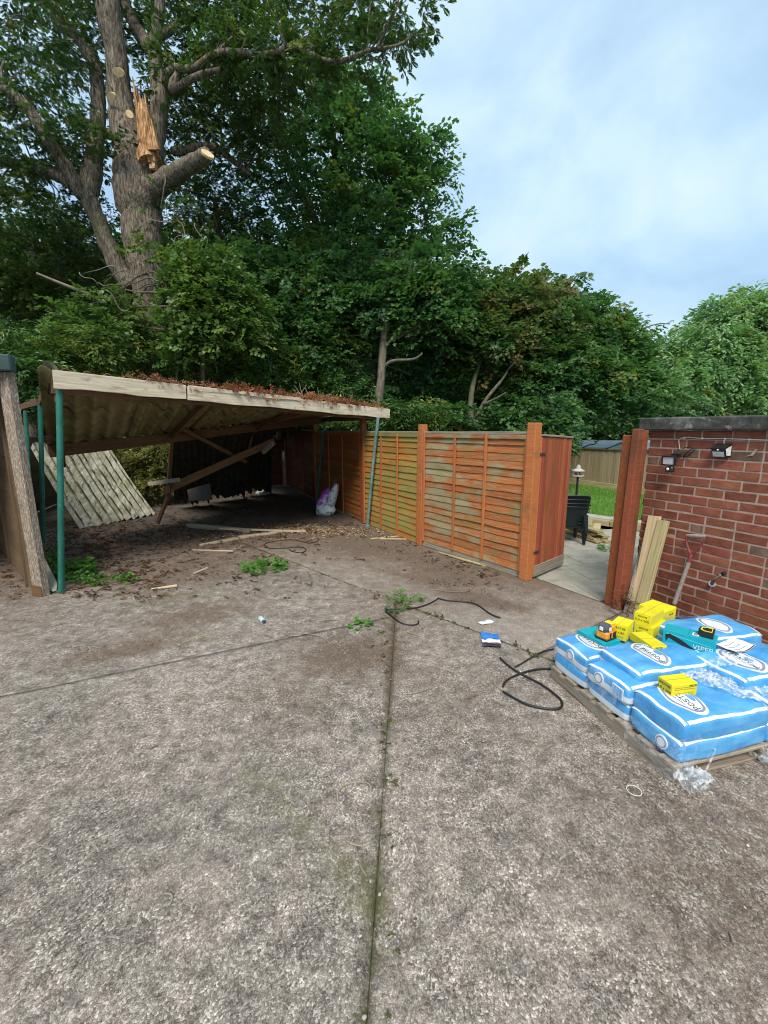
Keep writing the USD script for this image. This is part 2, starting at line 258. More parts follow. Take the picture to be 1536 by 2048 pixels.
m_pebble = mat('pebble', [(.3, (.20, .18, .15)), (.7, (.46, .42, .37))], freq=4, rough=.8, space='position', rand=.4, bump=0, spec=.25)
m_moss = mat('joint_moss', [(.3, (.045, .048, .018)), (.7, (.10, .11, .035))], freq=30, rough=.95, space='position', bump=.5, dist=.01, rand=0, spec=.05)
m_twig = mat('dry_twig', [(.3, (.17, .13, .09)), (.7, (.36, .30, .23))], freq=8, rough=.85, rand=.2, spec=.15)
m_soil = mat('dark_soil', [(.3, (.030, .024, .017)), (.7, (.075, .060, .042))], freq=5, detail=7, rough=.95, space='position', bump=.6, dist=.02, rand=0, spec=.05)
m_patio = mat('riven_paving', [(.3, (.22, .215, .17)), (.5, (.31, .30, .25)), (.7, (.39, .375, .325))], freq=4, detail=8, rough=.9, space='position', bump=.3, dist=.004, rand=.1, spec=.15, stains=[((.19, .20, .11), 1.3, .48, .66, .6, (1, 1, 1)), ((.10, .095, .07), 7, .60, .72, .5, (1, 1, 1))], nrough=.7)
m_edging = mat('stone_edging', [(.3, (.27, .25, .22)), (.7, (.42, .40, .36))], freq=6, rough=.9, bump=.3, spec=.15)
m_roofpale = mat('pale_roof_sheet', [(.3, (.42, .47, .52)), (.7, (.58, .63, .68))], freq=2, rough=.5, bump=.05, spec=.4, rand=.05)
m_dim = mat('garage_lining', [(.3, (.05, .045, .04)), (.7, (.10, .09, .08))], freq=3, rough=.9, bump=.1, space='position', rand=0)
# ------------------------------------------------------------------ ground and yard
m_conc = usdkit.material(stage, '/World/Looks/exposed_aggregate_concrete', {
    'g': ('geometry', {}), 'z': ('attribute', {'attribute': 'zone'}), 'zs': ('separate_color', {}),
    'wob': ('noise_texture', {'scale': 90.0, 'detail': 2.0}), 'wm': ('vector_math', {'math_type': 'multiply_add', 'vector2': (.012, .012, .012)}),
    'v': ('voronoi_texture', {'feature': 'f1', 'scale': 128.0}), 've': ('voronoi_texture', {'feature': 'distance_to_edge', 'scale': 128.0}),
    'v2': ('voronoi_texture', {'feature': 'f1', 'scale': 260.0}),
    'bw': ('rgb_to_bw', {}), 'bw2': ('rgb_to_bw', {}),
    'st': ('rgb_ramp', {'ramp': [(.18, (.07, .058, .048)), (.36, (.26, .215, .175)), (.54, (.41, .345, .285)), (.70, (.56, .49, .41)), (.80, (.90, .83, .73))]}),
    'st2': ('rgb_ramp', {'ramp': [(.2, (.12, .10, .083)), (.5, (.36, .30, .247)), (.76, (.68, .60, .51))]}),
    'sel': ('noise_texture', {'scale': 5.0, 'detail': 5.0}), 'selr': ('map_range', {'from_min': .40, 'from_max': .60, 'to_min': .40, 'to_max': .70, 'clamp': True}), 'stm': ('mix_color', {}),
    'er': ('map_range', {'from_min': 0.0, 'from_max': .14, 'to_min': .30, 'to_max': 1.0, 'clamp': True}), 'em': ('mix_color', {'blend_type': 'multiply', 'fac': .8}),
    'wn': ('noise_texture', {'scale': 1.7, 'detail': 7.0, 'roughness': .66}), 'wr': ('map_range', {'from_min': .38, 'from_max': .64, 'to_min': .0, 'to_max': .42, 'clamp': True}), 'wc': ('rgb_ramp', {'ramp': [(.3, (.285, .262, .218)), (.7, (.33, .262, .215))]}), 'wn2': ('noise_texture', {'scale': .45, 'detail': 3.0}), 'wx': ('mix_color', {}),
    'mac': ('noise_texture', {'scale': .9, 'detail': 6.0, 'roughness': .62}), 'macr': ('map_range', {'from_min': .32, 'from_max': .68, 'to_min': .60, 'to_max': 1.05, 'clamp': True}), 'mm': ('mix_color', {'blend_type': 'multiply', 'fac': 1.0, 'use_clamp': False}),
    'dn': ('noise_texture', {'scale': 6.5, 'detail': 8.0, 'roughness': .72}), 'dsum': ('math', {'math_type': 'add'}), 'dr': ('map_range', {'from_min': .62, 'from_max': .98, 'to_min': 0.0, 'to_max': .78, 'clamp': True}), 'dx': ('mix_color', {}), 'dc': ('rgb_ramp', {'ramp': [(.0, (.155, .115, .086)), (.55, (.135, .10, .074)), (.85, (.062, .050, .040)), (1.0, (.040, .033, .027))]}), 'ds': ('mix_color', {'blend_type': 'overlay', 'fac': .55}),  # dark end of the dirt ramp paints the shade on the carport floor
    'an': ('noise_texture', {'scale': 9.0, 'detail': 7.0, 'roughness': .7}), 'asum': ('math', {'math_type': 'add'}), 'ar': ('map_range', {'from_min': .72, 'from_max': 1.15, 'to_min': 0.0, 'to_max': .8, 'clamp': True}), 'ax': ('mix_color', {'b': (.105, .098, .036)}),
    'gx': ('mix_color', {'b': (.29, .25, .21)}), 'gm': ('math', {'math_type': 'multiply', 'value2': .62}),
    'mot': ('noise_texture', {'scale': 10.0, 'detail': 10.0, 'roughness': .80}), 'motr': ('map_range', {'from_min': .38, 'from_max': .60, 'to_min': .46, 'to_max': 1.22}), 'mo': ('mix_color', {'blend_type': 'multiply', 'fac': 1.0, 'use_clamp': False}),
    'p': ('principled_bsdf', {'roughness': .9, 'specular_ior_level': .22}),
    'h': ('math', {'math_type': 'multiply_add', 'value2': .5}), 'hr': ('map_range', {'from_min': 0.0, 'from_max': .3, 'clamp': True}), 'b': ('bump', {'strength': .5, 'distance': .005})},
    [('g.position', 'wob.vector'), ('wob.color', 'wm.vector1'), ('g.position', 'wm.vector3'), ('wm.vector', 'v.vector'), ('wm.vector', 've.vector'), ('wm.vector', 'v2.vector'),
     ('v.color', 'bw.color'), ('v2.color', 'bw2.color'), ('bw.val', 'st.fac'), ('bw2.val', 'st2.fac'), ('g.position', 'sel.vector'), ('sel.fac', 'selr.value'), ('selr.result', 'stm.fac'), ('st2.color', 'stm.a'), ('st.color', 'stm.b'),
     ('ve.distance', 'er.value'), ('stm.result', 'em.a'), ('er.result', 'em.b'), ('g.position', 'mac.vector'), ('mac.fac', 'macr.value'), ('g.position', 'wn.vector'), ('g.position', 'wn2.vector'), ('wn.fac', 'wr.value'), ('wn2.fac', 'wc.fac'), ('wr.result', 'wx.fac'), ('em.result', 'wx.a'), ('wc.color', 'wx.b'), ('wx.result', 'mm.a'), ('macr.result', 'mm.b'),
     ('g.position', 'mot.vector'), ('mot.fac', 'motr.value'), ('mm.result', 'mo.a'), ('motr.result', 'mo.b'),
     ('z.color', 'zs.color'), ('zs.b', 'gm.value1'), ('gm.value', 'gx.fac'), ('mo.result', 'gx.a'),
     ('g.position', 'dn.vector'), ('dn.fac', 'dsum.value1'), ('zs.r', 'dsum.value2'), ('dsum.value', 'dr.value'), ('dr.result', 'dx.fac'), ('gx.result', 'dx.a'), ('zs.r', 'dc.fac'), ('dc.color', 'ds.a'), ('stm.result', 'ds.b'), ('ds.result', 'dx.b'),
     ('g.position', 'an.vector'), ('an.fac', 'asum.value1'), ('zs.g', 'asum.value2'), ('asum.value', 'ar.value'), ('ar.result', 'ax.fac'), ('dx.result', 'ax.a'),
     ('ax.result', 'p.base_color'), ('ve.distance', 'hr.value'), ('hr.result', 'h.value1'), ('mot.fac', 'h.value3'), ('h.value', 'b.height'), ('b.normal', 'p.normal')], surface='p.BSDF')
gs = 90.0
solo('ground', tm([(-gs, -30, -.055), (gs, -30, -.055), (gs, 150, -.055), (-gs, 150, -.055)], [[0, 1, 2], [0, 2, 3]]), m_soil, 'dark bare soil under and around the yard', 'ground', kind='structure')
def seg_d(p, a, b):
    a, b = np.asarray(a[:2]), np.asarray(b[:2]); t = np.clip(((p - a) @ (b - a)) / ((b - a) @ (b - a)), 0, 1)
    return np.linalg.norm(p - (a + t[:, None] * (b - a)), axis=1)
J0, J1, J2 = np.array([0.0, -1.5]), np.array([.06, 3.97]), np.array([.10, 4.33])
def zone(p):
    "stains of the yard at ground points p: dirt with painted carport shade, algae, smooth grey"
    q = np.c_[p, np.zeros(len(p))]
    d = .06 + .38 * (meshkit.fbm(q * .8 + 5, 4) - .5)
    def blob(c, rx, ry, s, a=0):
        dx, dy = p[:, 0] - c[0], p[:, 1] - c[1]
        u, w = dx * math.cos(a) + dy * math.sin(a), -dx * math.sin(a) + dy * math.cos(a)
        return s * np.exp(-((u / rx) ** 2 + (w / ry) ** 2) ** 1.3)
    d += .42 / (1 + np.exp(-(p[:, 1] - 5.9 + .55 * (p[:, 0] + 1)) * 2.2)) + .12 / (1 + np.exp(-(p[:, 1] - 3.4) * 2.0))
    for c, rx, ry, s, a in (((-.28, 3.2), .42, .30, .36, 0), (.55 * np.array([1, 1]) + [-.1, 4.7], .5, .25, .42, -.7), ((1.05, 4.35), .45, .16, .5, -.6), ((.25, 5.6), .8, .4, .4, -.8), ((-1.75, 4.0), .6, .3, .4, .45), ((-2.1, 3.3), .5, .22, .38, .4),
                            ((-.75, 2.55), .55, .35, .16, 0), ((.5, 2.6), .5, .6, .16, 0), ((2.2, 1.3), 1.2, 1.2, .16, 0), ((1.4, .6), .6, .9, .10, 0), ((-2.5, 5.2), 1.0, .7, .3, 0)):
        d += blob(c, rx, ry, s, a)
    d += .22 * np.exp(-(np.abs(p[:, 0] + .108 - .0545 * p[:, 1] + .03 * (meshkit.noise(q * 9, 8) - .5)) / .045) ** 1.3) * (p[:, 1] < 4.2)
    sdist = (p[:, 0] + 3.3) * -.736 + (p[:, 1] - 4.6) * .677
    d = np.minimum(d, .62) + .42 / (1 + np.exp(-(sdist - .9) * 3.0)) * (.75 + .5 * meshkit.fbm(q * 1.7 + 3, 3))  # painted shade: floor colour darkens behind the carport front
    d -= blob((-1.3, 1.5), 1.3, .9, .26) + blob((-2.8, 2.0), 1.2, .8, .2) + blob((0, 5.6), .7, .35, .25, -.75) + blob((-.1, .9), .8, .5, .18)
    al = .02 + np.exp(-(np.abs(p[:, 0] + .108 - .0545 * p[:, 1] + .03 * (meshkit.noise(q * 9, 8) - .5)) / .05) ** 1.2) * .36 * (p[:, 1] < 4.2) + np.exp(-seg_d(p, (.1, 4.33), (3.4, 1.05)) / .06) * .36 + np.exp(-seg_d(p, (.1, 4.33), (-2.7, 7.2)) / .10) * .32
    al += np.exp(-seg_d(p, (-.72, 2.05), (-.03, 1.35)) / .09) * .5 + blob((-2.2, 4.4), .6, .2, .38, .4) + blob((-1.65, 3.5), .5, .2, .34, .4) + blob((-.48, 2.45), .25, .2, .22) + blob((1.9, 5.2), .6, .3, .4, -.6)
    al += np.exp(-seg_d(p, (1.66, 4.9), (-1.7, 11.0)) / .12) * .3
    g = 1 / (1 + np.exp(-((p[:, 0] - .1) * .714 + (p[:, 1] - 4.33) * .70) * 12)) * (p[:, 1] < 8) * .9
    return np.c_[np.clip(d, 0, 1), np.clip(al, 0, 1), np.clip(g, 0, 1)]
yard = thing('yard', 'cast concrete yard with exposed pebble aggregate in several slabs', 'yard', kind='structure')
def slab(c, nu, nv, inset=.0012):
    c = np.array(c, float); ce = c.mean(0)
    c = c + (ce - c) / np.linalg.norm(ce - c, axis=1, keepdims=True) * inset * 1.4
    s, t = np.meshgrid(np.linspace(0, 1, nu), np.linspace(0, 1, nv), indexing='ij'); s, t = s.ravel()[:, None], t.ravel()[:, None]
    p = (1 - s) * (1 - t) * c[0] + s * (1 - t) * c[1] + s * t * c[2] + (1 - s) * t * c[3]
    e = np.minimum(np.minimum(s, 1 - s) * nu, np.minimum(t, 1 - t) * nv)[:, 0]
    q = np.c_[p, np.zeros(len(p))]
    z = (meshkit.fbm(q * 2.2, 3, seed=3) - .5) * .012 + (meshkit.noise(q * 30, seed=5) - .5) * .003 - .003 * (e < .5)
    i = np.arange(nu * nv).reshape(nu, nv); a, b, cc, d = i[:-1, :-1].ravel(), i[1:, :-1].ravel(), i[1:, 1:].ravel(), i[:-1, 1:].ravel()
    v = np.c_[p, z]; f = np.vstack([np.c_[a, b, cc], np.c_[a, cc, d]])
    ring = np.r_[i[:, 0], i[-1, 1:], i[-2::-1, -1], i[0, -2:0:-1]]; n0 = len(v); low = v[ring] - [0, 0, .08]
    v = np.vstack([v, low]); k = len(ring); r2 = np.arange(k)
    f = np.vstack([f, np.c_[ring, n0 + r2, np.roll(ring, -1)], np.c_[np.roll(ring, -1), n0 + r2, n0 + np.roll(r2, -1)]])
    g = usdkit.mesh(stage, numbered('/World/yard', 'concrete_slab'), tm(v, f), m_conc, True)
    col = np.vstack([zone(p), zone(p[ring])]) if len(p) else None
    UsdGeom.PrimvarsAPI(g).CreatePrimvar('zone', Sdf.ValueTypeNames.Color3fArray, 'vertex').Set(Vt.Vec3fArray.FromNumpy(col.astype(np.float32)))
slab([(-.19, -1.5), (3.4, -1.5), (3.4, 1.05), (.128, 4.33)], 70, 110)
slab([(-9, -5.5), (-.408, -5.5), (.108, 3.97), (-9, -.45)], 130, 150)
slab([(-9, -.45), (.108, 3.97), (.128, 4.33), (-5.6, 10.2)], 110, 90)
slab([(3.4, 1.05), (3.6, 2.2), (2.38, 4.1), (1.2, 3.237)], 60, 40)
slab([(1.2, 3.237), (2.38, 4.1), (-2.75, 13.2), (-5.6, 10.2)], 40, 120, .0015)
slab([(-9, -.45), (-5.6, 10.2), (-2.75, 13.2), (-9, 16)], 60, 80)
# moss growing in the joints, a low ragged strip just under the slab tops
def ragged(pts, w, n=160, z=-.006, hgt=.012, seed=0):
    r = np.random.default_rng(seed); pts = np.asarray(pts, float); t = np.linspace(0, 1, n)
    c = np.c_[np.interp(t, np.linspace(0, 1, len(pts)), pts[:, 0]), np.interp(t, np.linspace(0, 1, len(pts)), pts[:, 1])]
    d = np.gradient(c, axis=0); d /= np.linalg.norm(d, axis=1, keepdims=True); nn = np.c_[-d[:, 1], d[:, 0]]
    wd = w * (.35 + 1.1 * r.random(n) * meshkit.noise(np.c_[t * 40, t * 0, t * 0], seed)); hh = z + hgt * r.random(n)
    L, C, Rr = c + nn * wd[:, None], c, c - nn * wd[:, None] * (.5 + r.random((n, 1)))
    v = np.vstack([np.c_[L, np.full(n, z - .01)], np.c_[C, hh], np.c_[Rr, np.full(n, z - .01)]]); f = []
    for i in range(n - 1):
        for o in (0, n): f += [[o + i, o + n + i, o + i + 1], [o + i + 1, o + n + i, o + n + i + 1]]
    return tm(v, f)
part(yard, 'joint_moss', cat_([ragged([(-.124, -.3), (.128, 4.33)], .010, 420, z=-.004, hgt=.007, seed=1), ragged([(.1, 4.33), (3.4, 1.05)], .028, 200, seed=2), ragged([(.1, 4.33), (-2.7, 7.2)], .03, 160, seed=3), ragged([(-4.5, 1.75), (.06, 3.97)], .012, 200, seed=4)]), m_moss, kind='stuff')
# a raised cement ridge along the cross joint
def ridge(a, b, w, h, n=120, seed=0):
    r = np.random.default_rng(seed); t = np.linspace(0, 1, n); c = np.asarray(a) + t[:, None] * (np.asarray(b) - a); d = (np.asarray(b) - a) / np.linalg.norm(np.asarray(b) - a); nn = np.array([-d[1], d[0]])
    j = (meshkit.noise(np.c_[t * 25, t * 0, t * 0], seed) - .5)[:, None] * w * .8
    v = np.vstack([np.c_[c + nn * w + j, np.full(n, -.004)], np.c_[c + nn * w * .3 + j, h * (.4 + .6 * meshkit.noise(np.c_[t * 50, t * 0, t * 0], seed + 1))], np.c_[c - nn * w * .3 + j, h * (.4 + .6 * meshkit.noise(np.c_[t * 50, t * 0 + 9, t * 0], seed + 1))], np.c_[c - nn * w + j, np.full(n, -.004)]]); f = []
    for i in range(n - 1):
        for o in (0, n, 2 * n): f += [[o + i, o + n + i, o + i + 1], [o + i + 1, o + n + i, o + n + i + 1]]
    return tm(v, f)
m_ridge = mat('cement_ridge', [(.4, (.13, .11, .09)), (.65, (.31, .275, .235))], freq=9, rough=.9, space='position', rand=0, bump=.4, spec=.1)
part(yard, 'cement_ridge', ridge((-2.9, 2.52), (-.45, 3.72), .016, .009, seed=4), m_ridge, True)

# garden beyond the gate: paving, lawn, edging
pa, pb = np.array([.97, .242]), np.array([.70, -.714])
g0, g1 = G(1125, 1128)[:2], G(1227, 1122)[:2]; pa = (g1 - g0) / np.linalg.norm(g1 - g0); pb = np.array([-pa[1], pa[0]])
patio = thing('patio', 'pale riven paving slabs laid in the garden behind the open gate', 'paving', kind='structure')
for i in range(-3, 6):
    for j in range(-4, 4):
        c = g0 + pa * (i * .605 + (.3 if j % 2 else 0)) + pb * (j * .605 + .30)
        if (c - np.array([1.66, 4.985])) @ np.array([.83, .56]) < -.02 and c[1] > 4.3: continue
        if (c - np.array([2.60, 4.36])) @ np.array([.406, -.914]) > .0 or c[1] > 8.0 or c[0] > 5.4: continue
        part(patio, 'paving_slab', box(.595, .595, .04, ch=.006), m_patio, m=rot((c[0], c[1], -.028 + R.uniform(-.003, .003)), math.atan2(pa[1], pa[0]), R.uniform(-.004, .004), R.uniform(-.004, .004)))
ga, gb = G(1145, 975), G(1245, 990); fd = (gb - ga) / np.linalg.norm(gb - ga)
la, lb = G(1130, 1040)[:2], G(1255, 1058)[:2]; ld = (lb - la) / np.linalg.norm(lb - la)
solo('lawn', tm([(*(la - ld * 5), .11), (*(lb + ld * 5), .11), (*(lb + ld * 9 + [5, 9]), .11), (*(la - ld * 5 + [-1, 9]), .11)], [[0, 1, 2], [0, 2, 3]]), mat('lawn_ground', [(.3, (.05, .11, .015)), (.7, (.10, .19, .03))], freq=3, detail=6, space='position', rough=.95, rand=0, bump=.3, spec=.05), 'mown green lawn behind the paving', 'lawn', kind='structure')
# ------------------------------------------------------------------ lap fence: posts and panels of overlapping boards
PA, PB, PC, PD, PE = (np.array([*q, 0.0]) for q in ((1.685, 5.01), (.573, 6.602), (-.383, 8.241), (-1.70, 11.0), (-3.12, 14.16)))
FN = np.array([-.83, -.56, 0])      # towards the yard
def fence_post(p, h, m, label, d, w=.1):
    o = thing('fence_post', label, 'fence post', rot(p, math.atan2(d[1], d[0])), 'posts of the lap fence')
    part(o, 'post', box(w, w, h, (0, 0, h / 2), .006), m)
    return o
def lap_panel(p, q, top, m, label, seed, nb=17, base=.0, gravel=False):
    d = q - p; L = np.linalg.norm(d); d = d / L; r = np.random.default_rng(seed)
    a, L2 = p + d * .055, L - .11
    o = thing('lap_fence', label, 'fence', frame(a, d, z=(0, 0, 1)), 'lap board fences in line')   # local x along fence, -y or +y to the yard
    s = 1.0 if (np.cross([0, 0, 1.0], d) @ FN) > 0 else -1.0
    z0 = base + (.10 if gravel else .03); pit = (top - .05 - z0) / nb
    for k in range(nb):
        w = pit + .030
        b = plank(L2, w, .008, 14, .001, .0025, .003 if k else .002, seed * 50 + k)
        part(o, 'lap_board', b, m, m=frame((0, s * (.004), z0 + pit * (k + .5) + r.uniform(-.004, .004)), (1, r.uniform(-.002, .002), r.uniform(-.003, .003)), y=(0, s * (.13 + r.uniform(-.02, .03)) * -1, 1)))
    for xb in (.02, L2 * .36, L2 * .66, L2 - .02):
        part(o, 'batten', plank(top - z0 - .02, .034, .020, 8, .002, .004, 0, seed * 9 + int(xb * 100)), m_post if m is not m_lap_d else m_post_d, m=frame((xb, s * .028, z0 - .01), (0, 0, 1), y=(1, 0, 0)))
    part(o, 'capping', box(L2, .055, .035, (L2 / 2, s * .006, top - .020), .004), m_greywood)
    part(o, 'top_rail', box(L2, .022, .05, (L2 / 2, s * .026, top - .065), .003), m)
    if gravel: part(o, 'gravel_board', box(L2, .025, .095, (L2 / 2, -s * .004, .052), .003), m_greywood)
    return o
lap_panel(PB, PA, 1.735, m_lap, 'orange brown lap fence panel nearest the open gate, patchily weathered grey', 11, gravel=True)
lap_panel(PC, PB, 1.735, m_lap_y, 'green and ochre stained lap fence panel beside the right carport pole', 12)
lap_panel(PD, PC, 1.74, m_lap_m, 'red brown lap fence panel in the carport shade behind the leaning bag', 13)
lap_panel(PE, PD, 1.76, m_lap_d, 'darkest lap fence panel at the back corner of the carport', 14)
dAB = PA - PB
fence_post(PA, 1.83, m_post, 'thick orange gate post at the hinge side of the open gate', dAB, .115)
fence_post(PB, 1.83, m_post, 'orange fence post between the two sunlit lap panels', dAB)
fence_post(PC, 1.98, m_post_d, 'red brown fence post rising to the right end of the carport beam', PB - PC)
fence_post(PD, 1.95, m_post_d, 'red brown fence post in the shade behind the colourful bag', PC - PD)
fence_post(PE, 1.76, m_post_d, 'dark fence post at the back corner of the carport', PD - PE)
# back fence of the carport and the neighbour's fence on its left
BL = np.array([-8.2, 11.9, 0.0])
def back_panel(p, q, seed, label, m=m_lap_d): return lap_panel(p, q, 1.55, m, label, seed, nb=14)
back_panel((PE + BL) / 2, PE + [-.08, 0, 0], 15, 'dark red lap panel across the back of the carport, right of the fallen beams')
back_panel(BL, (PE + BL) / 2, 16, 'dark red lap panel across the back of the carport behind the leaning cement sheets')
part_fence = lap_panel(np.array([-8.3, 11.8, 0]), np.array([-6.75, 7.2, 0]), 1.62, m_brownboard, 'brown boarded fence panel seen between the left carport poles', 17, nb=15)

# ------------------------------------------------------------------ gate, open into the garden
H0 = np.array([1.765, 5.01, .03]); H1 = np.array([2.33, 5.53, .03]); gd = H1 - H0; GL = np.linalg.norm(gd)
gate = thing('garden_gate', 'red brown boarded garden gate standing open, grey board along its foot', 'gate', frame(H0, gd, z=(0, 0, 1)))
nb = 10; bw = (GL - .02) / nb
for k in range(nb):
    hh = 1.655 - .035 * k / nb + R.uniform(-.004, .004)
    part(gate, 'board', plank(hh - .12, bw - .004, .016, 1, .003, seed=300 + k), m_gate, m=frame((.01 + bw * (k + .5), -.002 - .002 * (k % 2), .12), (0, 0, 1), y=(1, 0, 0)))
part(gate, 'capping', plank(GL, .05, .022, 3, .003, seed=3), m_greywood, m=frame((0, 0, 1.665), (1, 0, -.035 / GL), y=(0, 1, 0)))
part(gate, 'kick_board', plank(GL - .01, .135, .02, 3, .003, seed=5), m_greywood, m=frame((.005, -.006, .068), (1, 0, 0), y=(0, 0, 1)), label='weathered grey bottom board of the gate')
for z in (.3, .95, 1.5): part(gate, 'ledge', box(GL - .02, .03, .08, (GL / 2, .028, z), .003), m_gate)
part(gate, 'stile', box(.018, .05, 1.62, (.004, .012, .83), .003), m_post)
lt = part(gate, 'latch', tube([(GL + .005, -.005, .93), (GL + .045, -.02, .93), (GL + .045, -.02, 1.06), (GL + .005, -.005, 1.06)], .006, 6), m_chrome)
for z in (.3, 1.45): part(gate, 'hinge', box(.13, .006, .035, (.04, -.014, z), .002), m_steel)
# right-hand jamb against the brick building
W0 = np.array([2.60, 4.36, 0]); WD = np.array([.406, -.914, 0]); WN = np.array([-.914, -.406, 0])
jm = thing('gate_jamb', 'tall red brown timber gate jamb fixed to the end of the brick wall', 'gate post', frame(G(1229, 1224) + [.045, .035, 0], (.86, .51, 0), z=(.03, .0, 1)))
part(jm, 'upright', box(.082, .07, 1.76, (.046, .03, .88), .006), m_jamb)
part(jm, 'upright', box(.074, .072, 1.735, (.1275, .0325, .8675), .006), m_jamb)
part(jm, 'cover_strip', box(.022, .04, 1.75, (.180, .030, .875), .004), m_post_d)
part(jm, 'back_post', box(.14, .09, 1.7, (.11, .125, .85), .006), m_post_d)

# ------------------------------------------------------------------ brick outbuilding
BL_, BH_ = .24, .083
BX = frame(W0, WD, z=(0, 0, 1))     # x along the wall to the right, y into... outward normal is -y or +y
sg = 1.0 if np.cross([0, 0, 1.0], WD) @ WN > 0 else -1.0
bld = thing('brick_outbuilding', 'low red brick outbuilding with a thick lichen stained concrete roof edge', 'building', BX)
WLEN = 3.2
part(bld, 'mortar_core', box(WLEN - .012, 2.4, 1.745, (WLEN / 2, -sg * 1.2 , .8725)), m_mortar)
rb = np.random.default_rng(21)
def brick_mesh(l, w, h, r):
    b = box(l, w, h, ch=.004); v = np.array(b.vertices); v += r.normal(0, .0011, v.shape); return tm(v, b.faces)
bm = {l: [brick_mesh(l, .06, BH_ - .012, rb) for _ in range(5)] for l in (.229, .1085)}
for c in range(21):
    x = -.0 if c % 2 else -.12; z = BH_ * (c + .5) + .005; k = 0
    x = (0.0, .1205, .06)[c % 2 * 1] if 0 else (0.0 if c % 2 else .1205 - .24 + .1195)
    first = c % 2
    pos = 0.0
    while pos < WLEN - .1:
        hd = (pos == 0 and first) or rb.random() < .09
        l = .1085 if hd else .229
        m_ = m_brick_d if rb.random() < .07 else m_brick
        part(bld, 'brick', bm[l][int(rb.integers(5))], m_, m=rot((pos + l / 2 + .003, sg * (-.0265 + rb.uniform(-.0018, .0018)), z + rb.uniform(-.0015, .0015)), rb.normal(0, .003), 0, rb.normal(0, .004)))
        pos += l + .0115
for c in range(21):     # return wall that faces the gate
    pos = .04
    while pos < 2.3:
        part(bld, 'brick', bm[.229][int(rb.integers(5))], m_brick, m=rot((-.0 + .026 - .03, -sg * (pos + .115 + (.06 if c % 2 else 0)), BH_ * (c + .5) + .005), math.pi / 2)) if pos < .9 else None
        pos += .2405
cp = box(WLEN + .09, 2.6, .118, (WLEN / 2 - .045, -sg * 1.235, 1.7475 + .059), .012); cp = cp.subdivide_to_size(.12); v = np.array(cp.vertices); v += (meshkit.fbm(v * 9, 3) - .5)[:, None] * .014 * np.array([1, 1, .8]); v[:, 2] = np.maximum(v[:, 2], 1.7475)
part(bld, 'roof_edge', tm(v, cp.faces), m_coping, True)
part(bld, 'mortar_patch', tm([(.84, sg * .0095, 1.54), (.89, sg * .0095, 1.548), (.915, sg * .0095, 1.60), (.900, sg * .0095, 1.602), (.87, sg * .0095, 1.556)], [[0, 1, 4], [1, 2, 3], [1, 3, 4]]), m_mortar)
def on_wall(px, py, out=0.0):
    d = ray(px, py); o = np.array([0, 0, EYE]); t = ((W0 - o) @ WN + out) / (d @ WN); return o + d * t
WR = np.array([WD, WN, [0, 0, 1.0]]).T
def wallframe(px, py, out=0.0): return frame(on_wall(px, py, out), WD, z=(0, 0, 1))   # x right along wall, sg*y outward
# flood light with sensor
fl = thing('floodlight', 'small black security floodlight with a grey lens and a round sensor below', 'wall light', wallframe(1352, 920, .0))
tl = rot((0, sg * .095, 0), -.15 * sg, sg * -.18)
def at(m, mesh): c = mesh.copy(); c.apply_transform(m); return c
part(fl, 'housing', at(tl, box(.115, .026, .088, ch=.006)), m_blackpl)
part(fl, 'bezel', at(tl, cat_([box(.115, .012, .010, (0, sg * .018, s * .039)) for s in (-1, 1)] + [box(.010, .012, .068, (s * .0525, sg * .018, 0)) for s in (-1, 1)])), m_blackpl)
part(fl, 'lens', at(tl, box(.094, .004, .068, (0, sg * .014, 0))), m_glassy)
part(fl, 'bracket', cat_([box(.09, .008, .03, (0, sg * .004, .045)), tube([(-.045, sg * .01, .045), (-.058, sg * .07, .02), (-.058, sg * .095, 0)], .005, 6), tube([(.045, sg * .01, .045), (.058, sg * .07, .02), (.058, sg * .095, 0)], .005, 6)]), m_blackpl)
ps = part(fl, 'sensor', box(.075, .05, .055, (.012, sg * .09, -.082), .014), m_blackpl)
sp = trimesh.creation.icosphere(2, .013); sp.apply_translation((.008, sg * .115, -.080)); part(fl, 'sensor_eye', sp, m_white, True)
# solar light: a black wedge with pale lenses
sl = thing('solar_light', 'black wedge shaped solar wall light with pale panels', 'wall light', wallframe(1447, 901, .0))
wv = np.array([(-.062, .0, .062), (.062, .0, .062), (.062, .0, -.055), (-.062, .0, -.055), (-.052, .085, .020), (.052, .085, .020), (.050, .055, -.052), (-.050, .055, -.052)]); wv[:, 1] *= sg
part(sl, 'housing', trimesh.convex.convex_hull(wv), m_blackpl)
def quadface(a, b, c, d, off):
    a, b, c, d = map(np.array, (a, b, c, d)); n = np.cross(b - a, d - a); n = n / np.linalg.norm(n) * off
    return tm([a + n, b + n, c + n, d + n, a, b, c, d], [[0, 1, 2], [0, 2, 3], [0, 4, 5], [0, 5, 1], [1, 5, 6], [1, 6, 2], [2, 6, 7], [2, 7, 3], [3, 7, 4], [3, 4, 0]])
ins = lambda P, k: [np.mean(P, 0) + (np.array(q) - np.mean(P, 0)) * k for q in P]
fr = [wv[4], wv[5], wv[6], wv[7]]; lo = [lerp(fr[0], fr[3], .36), lerp(fr[1], fr[2], .36), fr[2], fr[3]]
part(sl, 'lens', quadface(*ins(lo, .86), .003 * sg), m_glassy)
for s_, idx in ((1, (1, 5, 6, 2)),):
    part(sl, 'side_lens', quadface(*ins([wv[i] for i in idx], .70), -.003 * sg), m_white)
ev = trimesh.creation.icosphere(1, .008); ev.apply_translation(np.mean([fr[0], fr[1], lo[0], lo[1]], 0)); part(sl, 'sensor_eye', ev, m_white, True)
part(sl, 'hook', tube([(0, sg * .004, .06), (0, sg * .012, .078), (.01, sg * .004, .092)], .004, 6), m_white)
